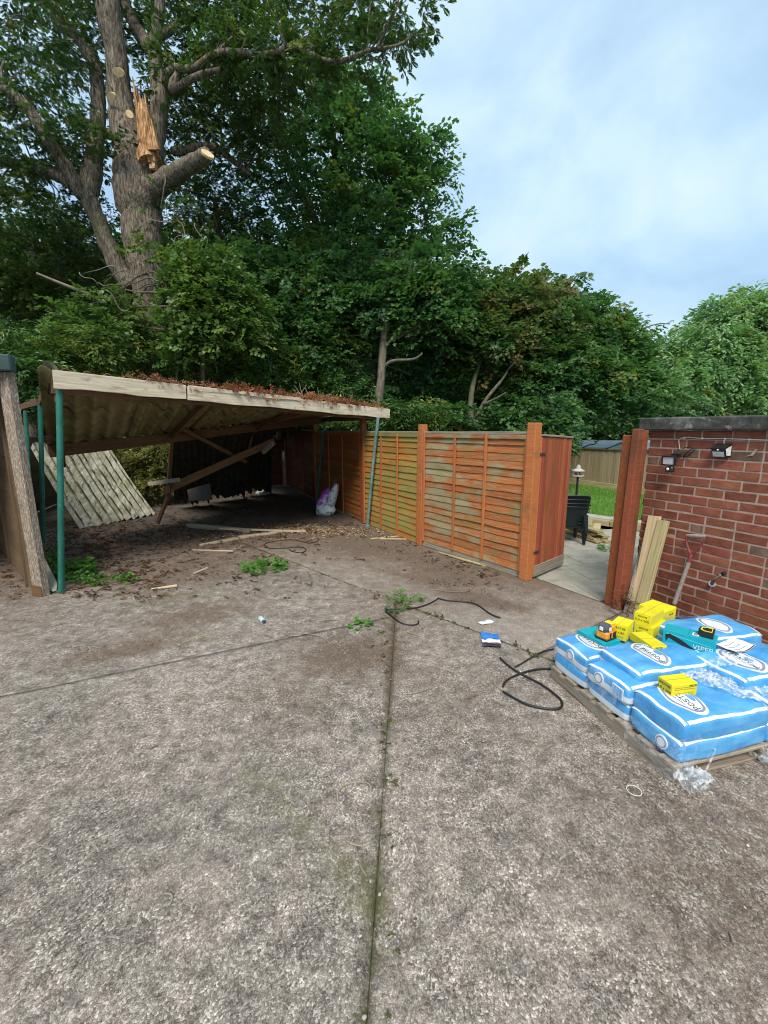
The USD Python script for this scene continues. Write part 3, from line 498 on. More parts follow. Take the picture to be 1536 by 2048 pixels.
# white cable clipped along the top course
cpts = [on_wall(px, py, .012) for px, py in ((1359, 898), (1358, 888), (1359, 879), (1366, 875.5), (1392, 876), (1424, 877), (1455, 877.5), (1500, 879), (1540, 880.5))]
cbl = thing('wall_cable', 'thin white cable clipped along the top brick course above the lights', 'cable')
part(cbl, 'cable', tube(spline(cpts, 50), .0042, 6), m_greycable, True)
for px, py in ((1369, 875.5), (1405, 876.5), (1450, 877.5), (1499, 879)): part(cbl, 'clip', box(.012, .012, .014, on_wall(px, py, .010)), m_white)
lp = [on_wall(px, py, o) for px, py, o in ((1364, 898, .02), (1372, 895, .03), (1384, 897, .035), (1387, 902, .03), (1375, 905, .03), (1370, 911, .02), (1366, 915, .015), (1376, 903, .03), (1390, 897, .03), (1384, 905, .02), (1368, 912, .02))]
solo('spare_cable_loop', tube(spline(lp, 60), .0035, 5), m_cable, 'tangle of thin dark cable beside the floodlight', 'cable', smooth=True)
# outlet pipe
op = [on_wall(px, py, o) for px, py, o in ((1424, 1168, 0.0), (1425, 1165, .05), (1428, 1160, .075), (1434, 1154, .095), (1444, 1149, .10))]
pp = thing('outlet_pipe', 'bent chrome outlet pipe stub sticking out of the brick wall', 'pipe')
part(pp, 'pipe', tube(spline(op, 16), .016, 12), m_chrome, True)
part(pp, 'collar', tube([on_wall(1424.5, 1167, .001), on_wall(1424.5, 1167, .014)], .028, 14), m_chrome)
part(pp, 'mouth', tube([op[-1] + (op[-1] - op[-2]) * .04, op[-1] + (op[-1] - op[-2]) * .5], .0175, 12), m_blackpl)

# ------------------------------------------------------------------ planks and spade against the wall
def lean_plank(pb, pt, W, T, mt, label, seed):
    o = thing('leaning_plank', label, 'plank', group='planks leaning on the brick wall')
    b, t = np.array(pb, float), np.array(pt, float); d = t - b
    part(o, 'plank', plank(np.linalg.norm(d), W, T, 4, .003, .006, seed=seed), mt, m=frame(b, d, z=WN))
lean_plank(G(1268, 1226), on_wall(1310, 1032, .03), .125, .022, m_pine, 'wider pale plank leaning beside the gate jamb, behind the narrow one', 5)
lean_plank(G(1278, 1232), on_wall(1327, 1041, .045), .10, .040, m_pine_t, 'narrower yellowish plank leaning in front of the wider one', 6)
solo('leaning_batten', at(frame(G(1250, 1226), on_wall(1288, 1085, .02) - G(1250, 1226), z=WN), plank(.86, .028, .02, 3, .002, .008, seed=8)), m_greywood, 'thin grey batten leaning in the corner between jamb and planks', 'batten')
spd = thing('spade', 'old spade leaning on the wall, faded red D handle and grey wooden shaft', 'spade')
sb, st = G(1338, 1245) + [0, 0, .05], on_wall(1380, 1118, .05)
sd = st - sb; sdn = sd / np.linalg.norm(sd)
part(spd, 'shaft', tube([sb + sd * .02, sb + sd * .4, sb + sd * .8, st - sd * .02], [.019, .019, .018, .019], 10), m_shaft, True)
part(spd, 'ferrule', tube([sb + sd * .05, sb + sd * .28], [.021, .0185], 10), m_steel, True)
top = on_wall(1392, 1072, .055); up = top - st; ax = WD * .07 + up * .05
part(spd, 'handle_yoke', cat_([tube([st - sdn * .03, st + up * .22], [.019, .017], 10), tube(spline([st + up * .15, st + up * .45 - ax * .55, st + up * .72 - ax * .95, top - ax], 8), .011, 8), tube(spline([st + up * .15, st + up * .45 + ax * .55, st + up * .72 + ax * .95, top + ax], 8), .011, 8)]), m_red, True)
part(spd, 'grip', tube([top - ax * 1.12, top - ax * .4, top + ax * .4, top + ax * 1.12], [.013, .0165, .0165, .013], 10), m_shaft, True)
bd = plank(.28, .17, .004, 6, .001, taper=(.86, 1)); part(spd, 'blade', bd, m_steel, m=frame(sb - sdn * .0 + [0, 0, .0], -sdn * 1.0 if 0 else sdn, z=WN) @ rot((-.24, 0, 0)))
# ivy sprouting at the foot of the jamb is planted further down

# ------------------------------------------------------------------ neighbouring garage at the left edge
ng = thing('neighbouring_garage', 'open fronted garage at the left edge with a flaking white painted post', 'garage')
Q = np.array([-3.70, 4.50, 0]); sx = np.array([.77, .64, 0]) * 1; sb_ = np.array([-.725, .689, 0]); sl_ = np.array([-.93, -.37, 0])
beam(ng, 'jamb_post', Q + [0, 0, .0], Q + [0, 0, 2.30], .145, .075, m_paintpost, up=(.95, -.31, 0), seg=4, warp=.01, seed=2)
part(ng, 'post_foot', box(.148, .079, .12, ch=.004), m_beam, m=frame(Q + [0, 0, .058], (.95, -.31, 0), z=(0, 0, 1)), label='rusty red painted foot of the garage post')
for k in range(16):
    part(ng, 'cladding_board', plank(3.6, .142, .018, 3, .002, seed=60 + k), m_brownboard, m=frame(Q + sb_ * .08 + [-.05, .0, .08 + .145 * k], sb_, y=(.02, .01, 1)))
for k in range(3): beam(ng, 'stud', Q + sb_ * (.4 + 1.3 * k) + sl_ * .05, Q + sb_ * (.4 + 1.3 * k) + sl_ * .05 + [0, 0, 2.3], .07, .05, m_brownboard, up=sb_)
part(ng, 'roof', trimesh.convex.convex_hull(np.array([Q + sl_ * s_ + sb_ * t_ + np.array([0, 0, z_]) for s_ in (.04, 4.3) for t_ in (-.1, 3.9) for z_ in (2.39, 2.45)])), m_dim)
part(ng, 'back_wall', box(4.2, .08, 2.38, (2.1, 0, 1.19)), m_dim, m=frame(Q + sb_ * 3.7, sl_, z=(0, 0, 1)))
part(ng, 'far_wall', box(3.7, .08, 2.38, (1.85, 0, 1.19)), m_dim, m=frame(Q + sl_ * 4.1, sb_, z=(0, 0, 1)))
gt = part(ng, 'gutter', box(3.2, .14, .155, (1.55, 0, 0), .012), m_gutter, m=frame(Q + [.05, -.05, 2.385], sl_, z=(0, 0, 1)), label='dark green metal gutter above the garage post')
part(ng, 'lintel', plank(3.4, .18, .05, 2, .003), m_brownboard, m=frame(Q + sl_ * .09 + [0, 0, 2.2], sl_, y=(0, 0, 1)))
for o_ in (.03, .1): part(ng, 'screw', tube([(0, -.071, 0), (0, -.078, 0)], .008, 8), m_galv, m=frame(Q + [.05, -.05, 2.35 + o_ * .3], sl_, z=(0, 0, 1)) @ rot((.03 + o_, 0, 0)))
# offcut of board leaning at the foot of the post
oc = plank(.44, .11, .02, 10, .003, .01, seed=4); vv = np.array(oc.vertices); tipw = np.clip((.12 - vv[:, 0]) / .12, 0, 1) ** 2; vv[:, 1] *= 1 - .75 * tipw
solo('board_offcut', tm(vv, oc.faces), m_greywood, 'grey board offcut with rounded end standing at the foot of the garage post', 'board', m=frame(G(110, 1186) + [0, 0, .02], (-.42, .28, .45), y=(.7, .55, -.1)))
# ------------------------------------------------------------------ carport, leaning and half collapsed
cpt = thing('carport', 'leaning half collapsed carport, cement sheet roof on green poles behind a bleached board', 'carport')
LFb, LFt = G(122, 1183), np.array([-3.29, 4.607, 2.15]); RFb, RFt = G(738, 1050) + np.array([-.055, -.05, 0]), np.array([-.15, 8.02, 1.965])
dF = RFt - LFt; dFn = dF / np.linalg.norm(dF); nF = np.array([.736, -.677, 0])
Lo, Ro = LFt - dFn * .05, RFt + dFn * .30
fz = lambda t: Lo + (Ro - Lo) * t + nF * .055
def fascia(t0, t1, z0, H, seed, ch=.004, out=0.0, T=.028):
    a, b = fz(t0), fz(t1); d = b - a
    part(cpt, 'fascia_board', plank(np.linalg.norm(d), H, T, 12, ch, .006, .006, seed), m_fascia, m=frame(a + [0, 0, z0] + nF * out, d, y=(0, 0, 1)))
fascia(0, .262, .095, .172, 3); fascia(.266, 1, .09, .165, 4); fascia(.27, .60, .160, .05, 5, out=.012, T=.02)
def pole(b, t, r, m, name='pole', label=None):
    b, t = np.array(b, float), np.array(t, float); part(cpt, name, cat_([tube([b - [0, 0, .02], b * .5 + t * .5 + [R.normal(0, .008), 0, 0], t], r, 14), tube([b - [0, 0, .02], b + (t - b) * .012], r * 1.7, 14)]), m, 35, label=label)
pole(LFb, LFt, .030, m_green); pole(RFb + [.03, -.05, 0], V(756, 835, 7.62), .027, m_galv, label='right front pole with its green paint worn to grey')
L2b, L2t = G(86, 1085), V(80, 806, 6.756); pole(L2b, L2t, .032, m_green)
pole(np.array([-6.95, 8.55, 0]), V(50, 822, 8.6), .032, m_green)
Mb, Mt = G(641, 1008) + np.array([-.03, -.03, 0]), np.array([-1.42, 10.41, 1.96]); pole(Mb + [-.05, -.04, 0], V(650, 842, 10.15), .028, m_green)
pole(G(583, 972), np.array([-2.75, 13.9, 1.9]), .03, m_green)
ML = V(116, 902, 6.2); MR = Mt + [-.02, .05, .03]
beam(cpt, 'front_beam', Lo + [0, 0, -.02 + .06] - nF * .06, Ro + [0, 0, .05] - nF * .06, .15, .06, m_beam, seg=6, warp=.01)
beam(cpt, 'middle_purlin', ML - (MR - ML) * .02, MR + (MR - ML) * .03, .16, .06, m_beam, seg=8, warp=.015, seed=2)
beam(cpt, 'side_beam', LFt + [-.06, .03, .03], L2t + [0, 0, .03], .10, .05, m_beam, seg=4, warp=.02, seed=4)
beam(cpt, 'side_beam', L2t + [0, 0, .02], V(40, 815, 8.4), .10, .05, m_beam, seg=4, warp=.02, seed=5)
beam(cpt, 'rafter', LFt + [-.10, .10, -.06], ML + [-.02, .1, -.18], .12, .05, m_beam, seg=3, seed=6)
beam(cpt, 'side_beam', RFt + [-.02, 0, .02], Mt + [0, 0, .02], .10, .045, m_beam, seg=4, warp=.01, seed=7)
for t_ in (.33, .66): beam(cpt, 'rafter', fz(t_) - nF * .15 + [0, 0, .04], ML + (MR - ML) * (t_ - .02) + [0, 0, .02], .09, .045, m_beam, seg=3, seed=8)
for i, (a, b, w) in enumerate(((V(268, 806, 6.6), V(492, 924, 9.0), .07), (V(348, 828, 7.6), V(334, 1010, 8.0), .06), (V(560, 828, 8.0), V(505, 866, 9.2), .05), (V(506, 862, 9.2), V(498, 896, 9.4), .05), (V(420, 836, 7.2), V(352, 815, 8.2), .06), (V(425, 935, 9.2), V(436, 880, 9.6), .04))):
    beam(cpt, 'brace', a, b, w, .04, m_beam, up=(.7, .7, .1), seg=3, seed=20 + i)
m_asbmoss = mat('black_moss', [(.3, (.018, .019, .013)), (.7, (.055, .056, .036))], freq=25, rough=.95, space='position', rand=0, bump=.5, spec=.05)
def corrugated(w, fpos, waves, nl=10, amp=.024, th=.007, ragged_=0.0, seed=0):
    "closed corrugated sheet; fpos(s, t) gives point and normal, s across the waves, t along them"
    r = np.random.default_rng(seed); nu = waves * 8 + 1
    S, T = np.meshgrid(np.linspace(0, 1, nu), np.linspace(0, 1, nl), indexing='ij')
    e0 = ragged_ * meshkit.noise(np.c_[np.arange(nu) * .3, np.zeros(nu), np.zeros(nu)], seed)[:, None]
    T2 = T * (1 - e0) if ragged_ else T
    P, N = fpos(S, T2)
    wv_ = np.sin(S * waves * 2 * np.pi)[..., None] * amp
    top, bot = P + N * (wv_ + th / 2), P + N * (wv_ - th / 2)
    i = np.arange(nu * nl).reshape(nu, nl); a, b, c, d = i[:-1, :-1].ravel(), i[1:, :-1].ravel(), i[1:, 1:].ravel(), i[:-1, 1:].ravel(); n = nu * nl
    f = [np.c_[a, b, c], np.c_[a, c, d], n + np.c_[a, c, b], n + np.c_[a, d, c]]
    ring = np.r_[i[:, 0], i[-1, 1:], i[-2::-1, -1], i[0, -2:0:-1]]; nx = np.roll(ring, -1)
    f += [np.c_[ring, ring + n, nx], np.c_[nx, ring + n, nx + n]]
    return tm(np.vstack([top.reshape(-1, 3), bot.reshape(-1, 3)]), np.vstack(f))
def roofpos(t0, t1, over=.10, dz=0.0):
    A0, A1 = Lo + nF * .005 + [0, 0, .182], Ro + nF * .005 + [0, 0, .162]
    B0, B1 = ML + [0, 0, .10], MR + [0, 0, .11]
    def f(S, T):
        t = t0 + (t1 - t0) * S; k = T * (1.06) + .0
        A = A0 + (A1 - A0) * t[..., None]; B = B0 + (B1 - B0) * t[..., None]
        P = A + (B - A) * k[..., None] + np.array([0, 0, dz]) + np.array(nF) * (over * (1 - T[..., None]) * .25)
        N = np.cross(A1 - A0, B - A); N /= np.linalg.norm(N, axis=-1, keepdims=True)
        return P, N * np.sign(N[..., 2:3])
    return f
tt = np.linspace(-.01, .99, 6)
for k in range(5):
    part(cpt, 'roof_sheet', corrugated(1, roofpos(tt[k] - .012, tt[k + 1] + .012, dz=.006 * (k % 2) + R.uniform(-.006, .006)), 6, 9, amp=.030, seed=k), m_asb_u, True)
BR0, BR1 = np.array([-4.1, 13.1, 1.6]), np.array([-2.75, 13.95, 1.88])
beam(cpt, 'back_beam', BR0 - (BR1 - BR0) * .1, BR1 + (BR1 - BR0) * .04, .15, .06, m_beam, seg=4, warp=.01, seed=12)
def rearpos(t0, t1, dz):
    def f(S, T):
        t = t0 + (t1 - t0) * S; A = ML + (MR - ML) * (.62 + .40 * t)[..., None] + [0, 0, .13]; B = BR0 + (BR1 - BR0) * (t * 1.02)[..., None] + [0, 0, .11]
        P = A + (B - A) * (T * 1.05 - .03)[..., None] + np.array([0, 0, dz]); N = np.cross(MR - ML, B - A); N = N / np.linalg.norm(N, axis=-1, keepdims=True); return P, N * np.sign(N[..., 2:3])
    return f
for k in range(2): part(cpt, 'roof_sheet', corrugated(1, rearpos(k / 2 - .012, (k + 1) / 2 + .012, .006 * (k % 2)), 6, 9, amp=.030, seed=60 + k), m_asb_u, True)
part(cpt, 'roof_fragment', corrugated(.3, lambda S, T: (LFt + np.array([-.36, .45, .02]) + S[..., None] * np.array([.34, -.40, .18]) + T[..., None] * np.array([-.10, .1, .20]) - (T ** 2)[..., None] * np.array([.12, 0, .1]), np.broadcast_to(np.array([.5, -.5, .7]), S.shape + (3,))), 2, 6, amp=.02, seed=9), m_asb, True, label='curled broken piece of roof sheet at the left corner')
# fallen sheets leaning on the side fence
eA, eB = G(176, 1056), G(310, 1030); up_ = np.array([-1.57, 1.03, 1.62])
def fallen(t0, t1, off, label, seed, cut=1.0, rg=.12):
    a, b = eA + (eB - eA) * t0, eA + (eB - eA) * t1; n = np.cross(b - a, up_); n = n / np.linalg.norm(n); n = n * (1 if n @ np.array([0, -1, .5]) > 0 else -1)
    o = thing('cement_roof_sheet', label, 'roof sheet', None, 'fallen corrugated cement sheets'); nw = max(3, round(np.linalg.norm(b - a) / .155)); r = np.random.default_rng(seed)
    pos = lambda S, T: a + (b - a) * S[..., None] + up_ * T[..., None] * cut + n * off - n * (.05 * np.sin(T * 3))[..., None]
    part(o, 'sheet', corrugated(1, lambda S, T: (pos(S, T), np.broadcast_to(n, S.shape + (3,))), nw, 12, amp=.036, ragged_=rg, seed=seed), m_asb, True)
    ms = []
    for k in range(nw):
        for _ in range(5):
            t0 = r.uniform(.02, .7); t1 = min(.86, t0 + r.uniform(.06, .3)); T = np.linspace(t0, t1, 8); S = np.full(8, (k + .75) / nw) + r.normal(0, .006, 8); ms.append(tube(pos(S, T) - n * .022, np.linspace(.5, 1, 8) * 0 + r.uniform(.006, .02, 8) * np.sin(np.linspace(.1, 3.04, 8)), 6))
    part(o, 'moss', cat_(ms), m_asbmoss, True, kind='stuff')
fallen(-.10, .52, .0, 'left hand mossy corrugated sheet leaning on its long edge under the carport', 31); fallen(.46, 1.0, .03, 'right hand mossy corrugated sheet leaning beside the yellowing ivy', 32, .97)
m_asb_dark = mat('shade_dark_cement', [(.3, (.022, .020, .014)), (.7, (.060, .054, .038))], scale=(4, 1.5, 2), freq=2, detail=6, rough=.95, bump=.4, dist=.004, spec=.1, rand=.1)  # sheet colour darkened to paint the shade in the collapsed rear bay
def hung(t0, t1, g0, g1, label, seed):
    A0, A1 = ML + (MR - ML) * t0 + [0, 0, .09], ML + (MR - ML) * t1 + [0, 0, .09]; B0, B1 = G(*g0, .05), G(*g1, .05); n = np.cross(A1 - A0, B0 - A0); n = n / np.linalg.norm(n); n = n * np.sign(n[2])
    def f(S, T):
        A = A0 + (A1 - A0) * S[..., None]; B = B0 + (B1 - B0) * S[..., None]; P = A + (B - A) * T[..., None] + n * (.10 * np.sin(T * 2.6 + S) - .05)[..., None]; return P, np.broadcast_to(n, S.shape + (3,))
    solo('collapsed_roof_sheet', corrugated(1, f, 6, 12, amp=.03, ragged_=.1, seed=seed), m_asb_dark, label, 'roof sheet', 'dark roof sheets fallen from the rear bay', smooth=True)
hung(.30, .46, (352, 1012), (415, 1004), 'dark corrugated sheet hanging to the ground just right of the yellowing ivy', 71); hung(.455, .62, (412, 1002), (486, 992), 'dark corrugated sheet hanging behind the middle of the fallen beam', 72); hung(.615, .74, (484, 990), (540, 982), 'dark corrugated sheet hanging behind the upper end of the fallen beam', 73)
def timber(name, p0, p1, W, T, m, label, cat, seed=0, seg=6, warp=.01, up=(0, 0, 1), group=None, taper=(1, 1), wav=0.0, ch=.003):
    p0, p1 = np.array(p0, float), np.array(p1, float); d = p1 - p0
    return solo(name, plank(np.linalg.norm(d), W, T, seg, ch, warp, wav, seed, taper), m, label, cat, group, m=frame(p0, d, z=np.cross(d, np.array(up, float)) if abs(np.dot(d / np.linalg.norm(d), up)) < .95 else (1, 0, 0)))
timber('fallen_beam', V(328, 982, 7.7), V(548, 882, 8.9), .13, .05, m_beam, 'long brown beam fallen aslant across the back of the carport', 'beam', 41)
timber('fallen_beam', V(345, 968, 7.75), V(316, 1046, 7.9), .06, .05, m_beam, 'short dark prop standing under the low end of the fallen beam', 'beam', 42)
timber('fallen_beam', V(526, 904, 8.6), V(546, 886, 8.4), .08, .06, m_greywood, 'short pale beam end poking out near the back of the carport', 'beam', 43)
timber('fallen_beam', V(300, 968, 7.9), V(358, 960, 7.6), .07, .06, m_greywood, 'short broken grey rafter lying over the end of the fallen beam', 'beam', 44)
FLAT = lambda d: np.cross([0, 0, 1.0], d)
def lying(name, a, b, W, T, m, label, cat, seed, z=.0, group=None, taper=(1, 1), wav=.004, warp=.008, z2=None):
    p, q = G(*a), G(*b); p[2] = T / 2 + z + .004; q[2] = T / 2 + (z if z2 is None else z2) + .004
    d = q - p
    return solo(name, plank(np.linalg.norm(d), W, T, 8, .003, warp, wav, seed, taper), m, label, cat, group, m=frame(p, d, z=(0, 0, 1)))
lying('log', (376, 1056), (500, 1066), .075, .07, m_greywood, 'squared grey log lying across the carport mouth', 'log', 51, taper=(1.1, .8))
lying('split_board', (440, 1064), (612, 1064), .10, .025, m_shard, 'long pale split board lying on the grey log', 'board', 52, z=.05, z2=0, taper=(.6, 1), wav=.012)
lying('split_board', (400, 1092), (474, 1078), .12, .03, m_shard, 'broad pointed split board in front of the grey log', 'board', 53, taper=(.5, 1), wav=.01)
lying('split_board', (478, 1077), (566, 1064), .13, .03, m_shard, 'broad pale splinter between the pointed board and the wood chips', 'board', 54, taper=(1, .5), wav=.012)
lying('split_board', (384, 1101), (466, 1104), .03, .02, m_shard, 'narrow pale splinter nearest the camera below the grey log', 'board', 55, taper=(.6, .7))
lying('split_board', (303, 1181), (354, 1174), .045, .02, m_shard, 'short pale splinter lying right of the garage post', 'board', 56, taper=(.4, 1))
lying('split_board', (388, 1149), (414, 1138), .035, .018, m_shard, 'small pale splinter left of the green weed clump', 'board', 57, taper=(.5, 1))
lying('batten', (741, 1078), (806, 1072), .03, .015, m_pine, 'upper thin pale lath lying by the middle fence post', 'lath', 61); lying('batten', (760, 1078), (822, 1079), .03, .015, m_pine, 'lower thin pale lath lying by the middle fence post', 'lath', 62)
lying('batten', (878, 1106), (962, 1132), .035, .018, m_pine_t, 'front lath of the pair at the foot of the orange fence', 'lath', 63); lying('batten', (888, 1102), (972, 1134), .035, .018, m_pine_t, 'back lath of the pair at the foot of the orange fence', 'lath', 64)
# rubble
def rock(c, s, label, m, seed, name='stone', cat='stone'):
    b = trimesh.creation.icosphere(2, 1.0); v = np.array(b.vertices); v = v * (1 + .5 * (meshkit.fbm(v * 1.3 + seed, 3) - .5))[:, None] * np.array(s); v[:, 2] = np.maximum(v[:, 2], -s[2] * .3)
    c = np.array(c, float); c[2] += s[2] * .3; solo(name, tm(v, b.faces), m, label, cat, smooth=True, m=rot(c, seed))
rock(G(524, 988), (.30, .16, .09), 'pale slab of rubble on the leaf litter at the back of the carport', m_edging, 2, 'rubble_slab', 'rubble')
solo('broken_slab', at(rot((0, 0, 0), .4), plank(.42, .34, .03, 3, .004, .01, .03, 9, (.6, 1))), m_dim, 'grey broken slab propped under the low end of the fallen beam', 'slab', m=frame(V(376, 990, 8.3), (1, .2, -.25), z=(.3, -.9, .5)))
# colourful bag with a stick
bg = thing('plastic_bag', 'purple and white printed plastic bag slumped against the dark fence', 'bag')
def lump(c, s, seed, tilt=0):
    b = trimesh.creation.icosphere(3, 1.0); v = np.array(b.vertices); v = v * (1 + .35 * (meshkit.fbm(v * 2.1 + seed * 3.1, 4) - .5) + .10 * (meshkit.fbm(v * 6 + seed, 2) - .5))[:, None]; v = v * np.array(s); v[:, 0] += tilt * v[:, 2]; v += c; v[:, 2] = np.maximum(v[:, 2], .006); return tm(v, b.faces)
b0 = G(652, 1031)
m_bagp = mat('purple_print_bag', [(.35, (.30, .03, .22)), (.5, (.42, .10, .48)), (.58, (.62, .58, .62)), (.75, (.62, .12, .28))], freq=5, detail=2, rough=.35, bump=.3, dist=.01, rand=0)
m_bagw = mat('white_print_bag', [(.36, (.16, .34, .36)), (.44, (.62, .66, .62)), (.60, (.72, .74, .70)), (.68, (.40, .42, .16)), (.76, (.20, .25, .42))], freq=9, detail=2, rough=.35, bump=.3, dist=.01, rand=0)
part(bg, 'left_side', lump(b0 + [-.06, .04, .27], (.12, .10, .29), 1, .35), m_bagp, True); part(bg, 'right_side', lump(b0 + [.12, .06, .33], (.10, .10, .33), 2, .3), m_bagw, True); part(bg, 'base', lump(b0 + [.0, 0, .13], (.20, .12, .15), 3), m_bagw, True)
s0, s1 = V(652, 1005, 9.2), V(692, 910, 10.0); solo('stick', tube([s0 - (s1 - s0) * .25, s0, s1], .008, 6), m_twig, 'long thin stick standing in the colourful bag against the fence', 'stick')

# ------------------------------------------------------------------ cables, litter and small things on the yard
def ground_cable(pts, r, label, m=None, loops=80):
    p = np.array([G(*q[:2]) for q in pts]); p[:, 2] = [r + .003 + (q[2] if len(q) > 2 else 0) for q in pts]; solo('cable', tube(spline(p, loops), r, 7), m or m_cable, label, 'cable', 'offcuts of black cable on the yard', smooth=True)
ground_cable([(530, 1092), (534, 1087), (552, 1083), (590, 1081), (622, 1087), (638, 1080), (636, 1078)], .006, 'black cable loop in front of the wood chips, upper strand')
ground_cable([(530, 1092), (545, 1098), (572, 1097), (600, 1095), (612, 1101), (604, 1106), (590, 1105), (580, 1100)], .006, 'black cable loop in front of the wood chips, lower strand')
ground_cable([(837, 1244), (826, 1252), (812, 1251), (786, 1236), (773, 1222), (800, 1220), (845, 1214), (877, 1198)], .007, 'bent black cable around the small green weeds')
ground_cable([(877, 1198), (900, 1203), (946, 1208), (970, 1222), (1001, 1237)], .007, 'black cable running right from the weeds over the smooth strip')
ground_cable([(1000, 1318), (1016, 1333), (1045, 1352), (1080, 1370), (1108, 1390), (1124, 1408), (1118, 1420), (1090, 1420), (1055, 1412), (1030, 1400), (1006, 1386)], .008, 'thick black cable loop lying left of the pallet')
ground_cable([(1006, 1376), (1014, 1363), (1040, 1350), (1070, 1342), (1098, 1340), (1120, 1342)], .008, 'black cable curving from the loop under the pallet corner')
ground_cable([(1030, 1336), (1050, 1325), (1075, 1310), (1108, 1300)], .006, 'thin black cable end behind the thick loop near the sacks')
pk = thing('crisp_packet', 'crumpled blue and white wrapper lying on the concrete left of the pallet', 'litter')
pc = G(982, 1283); pm = rot(pc + [0, 0, .012], -.1)
def sheet(w, l, n, f, th=.0015):
    x, y = np.meshgrid(np.linspace(-w / 2, w / 2, n), np.linspace(-l / 2, l / 2, n), indexing='ij'); z = f(x, y); v = np.c_[x.ravel(), y.ravel(), z.ravel()]; i = np.arange(n * n).reshape(n, n); a, b, c, d = i[:-1, :-1].ravel(), i[1:, :-1].ravel(), i[1:, 1:].ravel(), i[:-1, 1:].ravel()
    v = np.vstack([v, v - [0, 0, th]]); N = n * n; ring = np.r_[i[:, 0], i[-1, 1:], i[-2::-1, -1], i[0, -2:0:-1]]; nx = np.roll(ring, -1)
    return tm(v, np.vstack([np.c_[a, b, c], np.c_[a, c, d], N + np.c_[a, c, b], N + np.c_[a, d, c], np.c_[ring, ring + N, nx], np.c_[nx, ring + N, nx + N]]))
crk = lambda s, a: (lambda x, y: a * (meshkit.fbm(np.stack([x * s, y * s, x * 0 + s], -1), 3) - .3))
m_litblue = plain('blue_wrapper', (.02, .19, .55), .3)
def shift(m_, d): c = m_.copy(); c.apply_translation(d); return c
part(pk, 'top', shift(sheet(.15, .11, 10, crk(22, .03)), (0, .055, .004)), m_litblue, 35, m=pm); part(pk, 'middle', shift(sheet(.155, .07, 10, crk(25, .03)), (-.005, -.035, .006)), m_sackw, 35, m=pm); part(pk, 'foot', shift(sheet(.15, .05, 8, crk(30, .03)), (-.008, -.095, .004)), m_ink, 35, m=pm)
part(pk, 'stripe', shift(sheet(.13, .018, 8, crk(30, .03)), (-.008, -.085, .012)), m_red, 35, m=pm)
solo('paper_scrap', sheet(.14, .06, 9, crk(26, .02)), m_sackw, 'torn white scrap lying just behind the blue wrapper', 'litter', smooth=35, m=rot(G(972, 1247) + [0, 0, .010], .45))
tb = thing('glue_tube', 'small pale blue tube lying alone on the left of the yard', 'litter', frame(G(520, 1238) + [0, 0, .018], G(533, 1252) - G(520, 1238), z=(0, 0, 1)))
part(tb, 'body', at(rot((.05, 0, 0)), box(.10, .04, .026, ch=.009)), plain('pale_blue_tube', (.45, .58, .62), .35)); part(tb, 'cap', box(.03, .03, .028, (.115, 0, 0), .006), m_ink)
solo('rubber_ring', trimesh.creation.torus(.033, .0022, 32, 6), plain('white_rubber', (.60, .56, .50), .6), 'thin white rubber ring lying in front of the pallet corner', 'ring', smooth=True, m=rot(G(1268, 1583) + [0, 0, .006]))
twl = [((676, 1604), (684, 1578), (716, 1566), (735, 1570), (738, 1592)), ((690, 1681), (704, 1692), (736, 1694)), ((720, 1728), (724, 1742), (733, 1755)), ((530, 1272), (548, 1280), (551, 1292)), ((600, 1268), (640, 1276), (661, 1290)), ((566, 1262), (582, 1274), (600, 1273)), ((520, 1352), (545, 1352), (556, 1372)), ((550, 1484), (566, 1486), (584, 1484)),
       ((988, 1360), (996, 1378), (1008, 1385)), ((990, 1371), (984, 1384)), ((285, 1198), (300, 1212), (320, 1226), (360, 1226)), ((812, 1264), (838, 1275)), ((1460, 1870), (1466, 1890)), ((970, 1890), (985, 1886)), ((355, 1400), (380, 1401)), ((845, 1645), (868, 1636)), ((905, 1770), (922, 1786)), ((648, 1240), (676, 1242)), ((812, 1390), (850, 1384), (868, 1376)), ((330, 1790), (345, 1800), (340, 1812)), ((870, 1180), (930, 1185), (951, 1172)), ((300, 1500), (318, 1492), (330, 1496))]
for i, q in enumerate(twl):
    p = np.array([G(*w) for w in q]); p[:, 2] = .006 + .006 * (np.arange(len(p)) % 2); p = spline(p, 12) if len(p) > 2 else p
    solo('twig', tube(p, np.linspace(.0045, .0025, len(p)), 5), m_twig, 'thin dry curved twig lying on the bare concrete of the yard', 'twig', 'dry twigs scattered on the yard', smooth=True)
# ------------------------------------------------------------------ pallet of cement sacks
P0 = np.array([1.455, 1.928, 0]); dv = np.array([-.258, .966, 0]); dv /= np.linalg.norm(dv); du = np.array([dv[1], -dv[0], 0])
PM = frame(P0, du, z=(0, 0, 1)); PLV, PLU = 1.0, 1.2
pal = thing('pallet', 'weathered wooden pallet carrying blue cement sacks, chipped along its left side', 'pallet', PM)
for x in (.022, .60, 1.178): part(pal, 'stringer', plank(PLV, .072, .044, 8, .004, .003, .004 if x < .1 else .001, int(x * 100) + 3), m_pallet, m=frame((x, 0, .038), (0, 1, 0), y=(0, 0, 1)))
for k, y in enumerate((.05, .20, .35, .5, .65, .80, .95)): part(pal, 'deck_board', plank(PLU, .095, .018, 4, .003, .002, .002, 70 + k), m_pallet, m=frame((-.004, y, .085), (1, 0, 0), z=(0, 0, 1)))
for y in (.06, .5, .94): part(pal, 'bottom_board', plank(PLU - .1, .09, .012, 1, .002, seed=80), m_pallet, m=frame((.06, y, .007), (1, 0, 0), z=(0, 0, 1)))
SA, SB, ST = .298, .169, .060
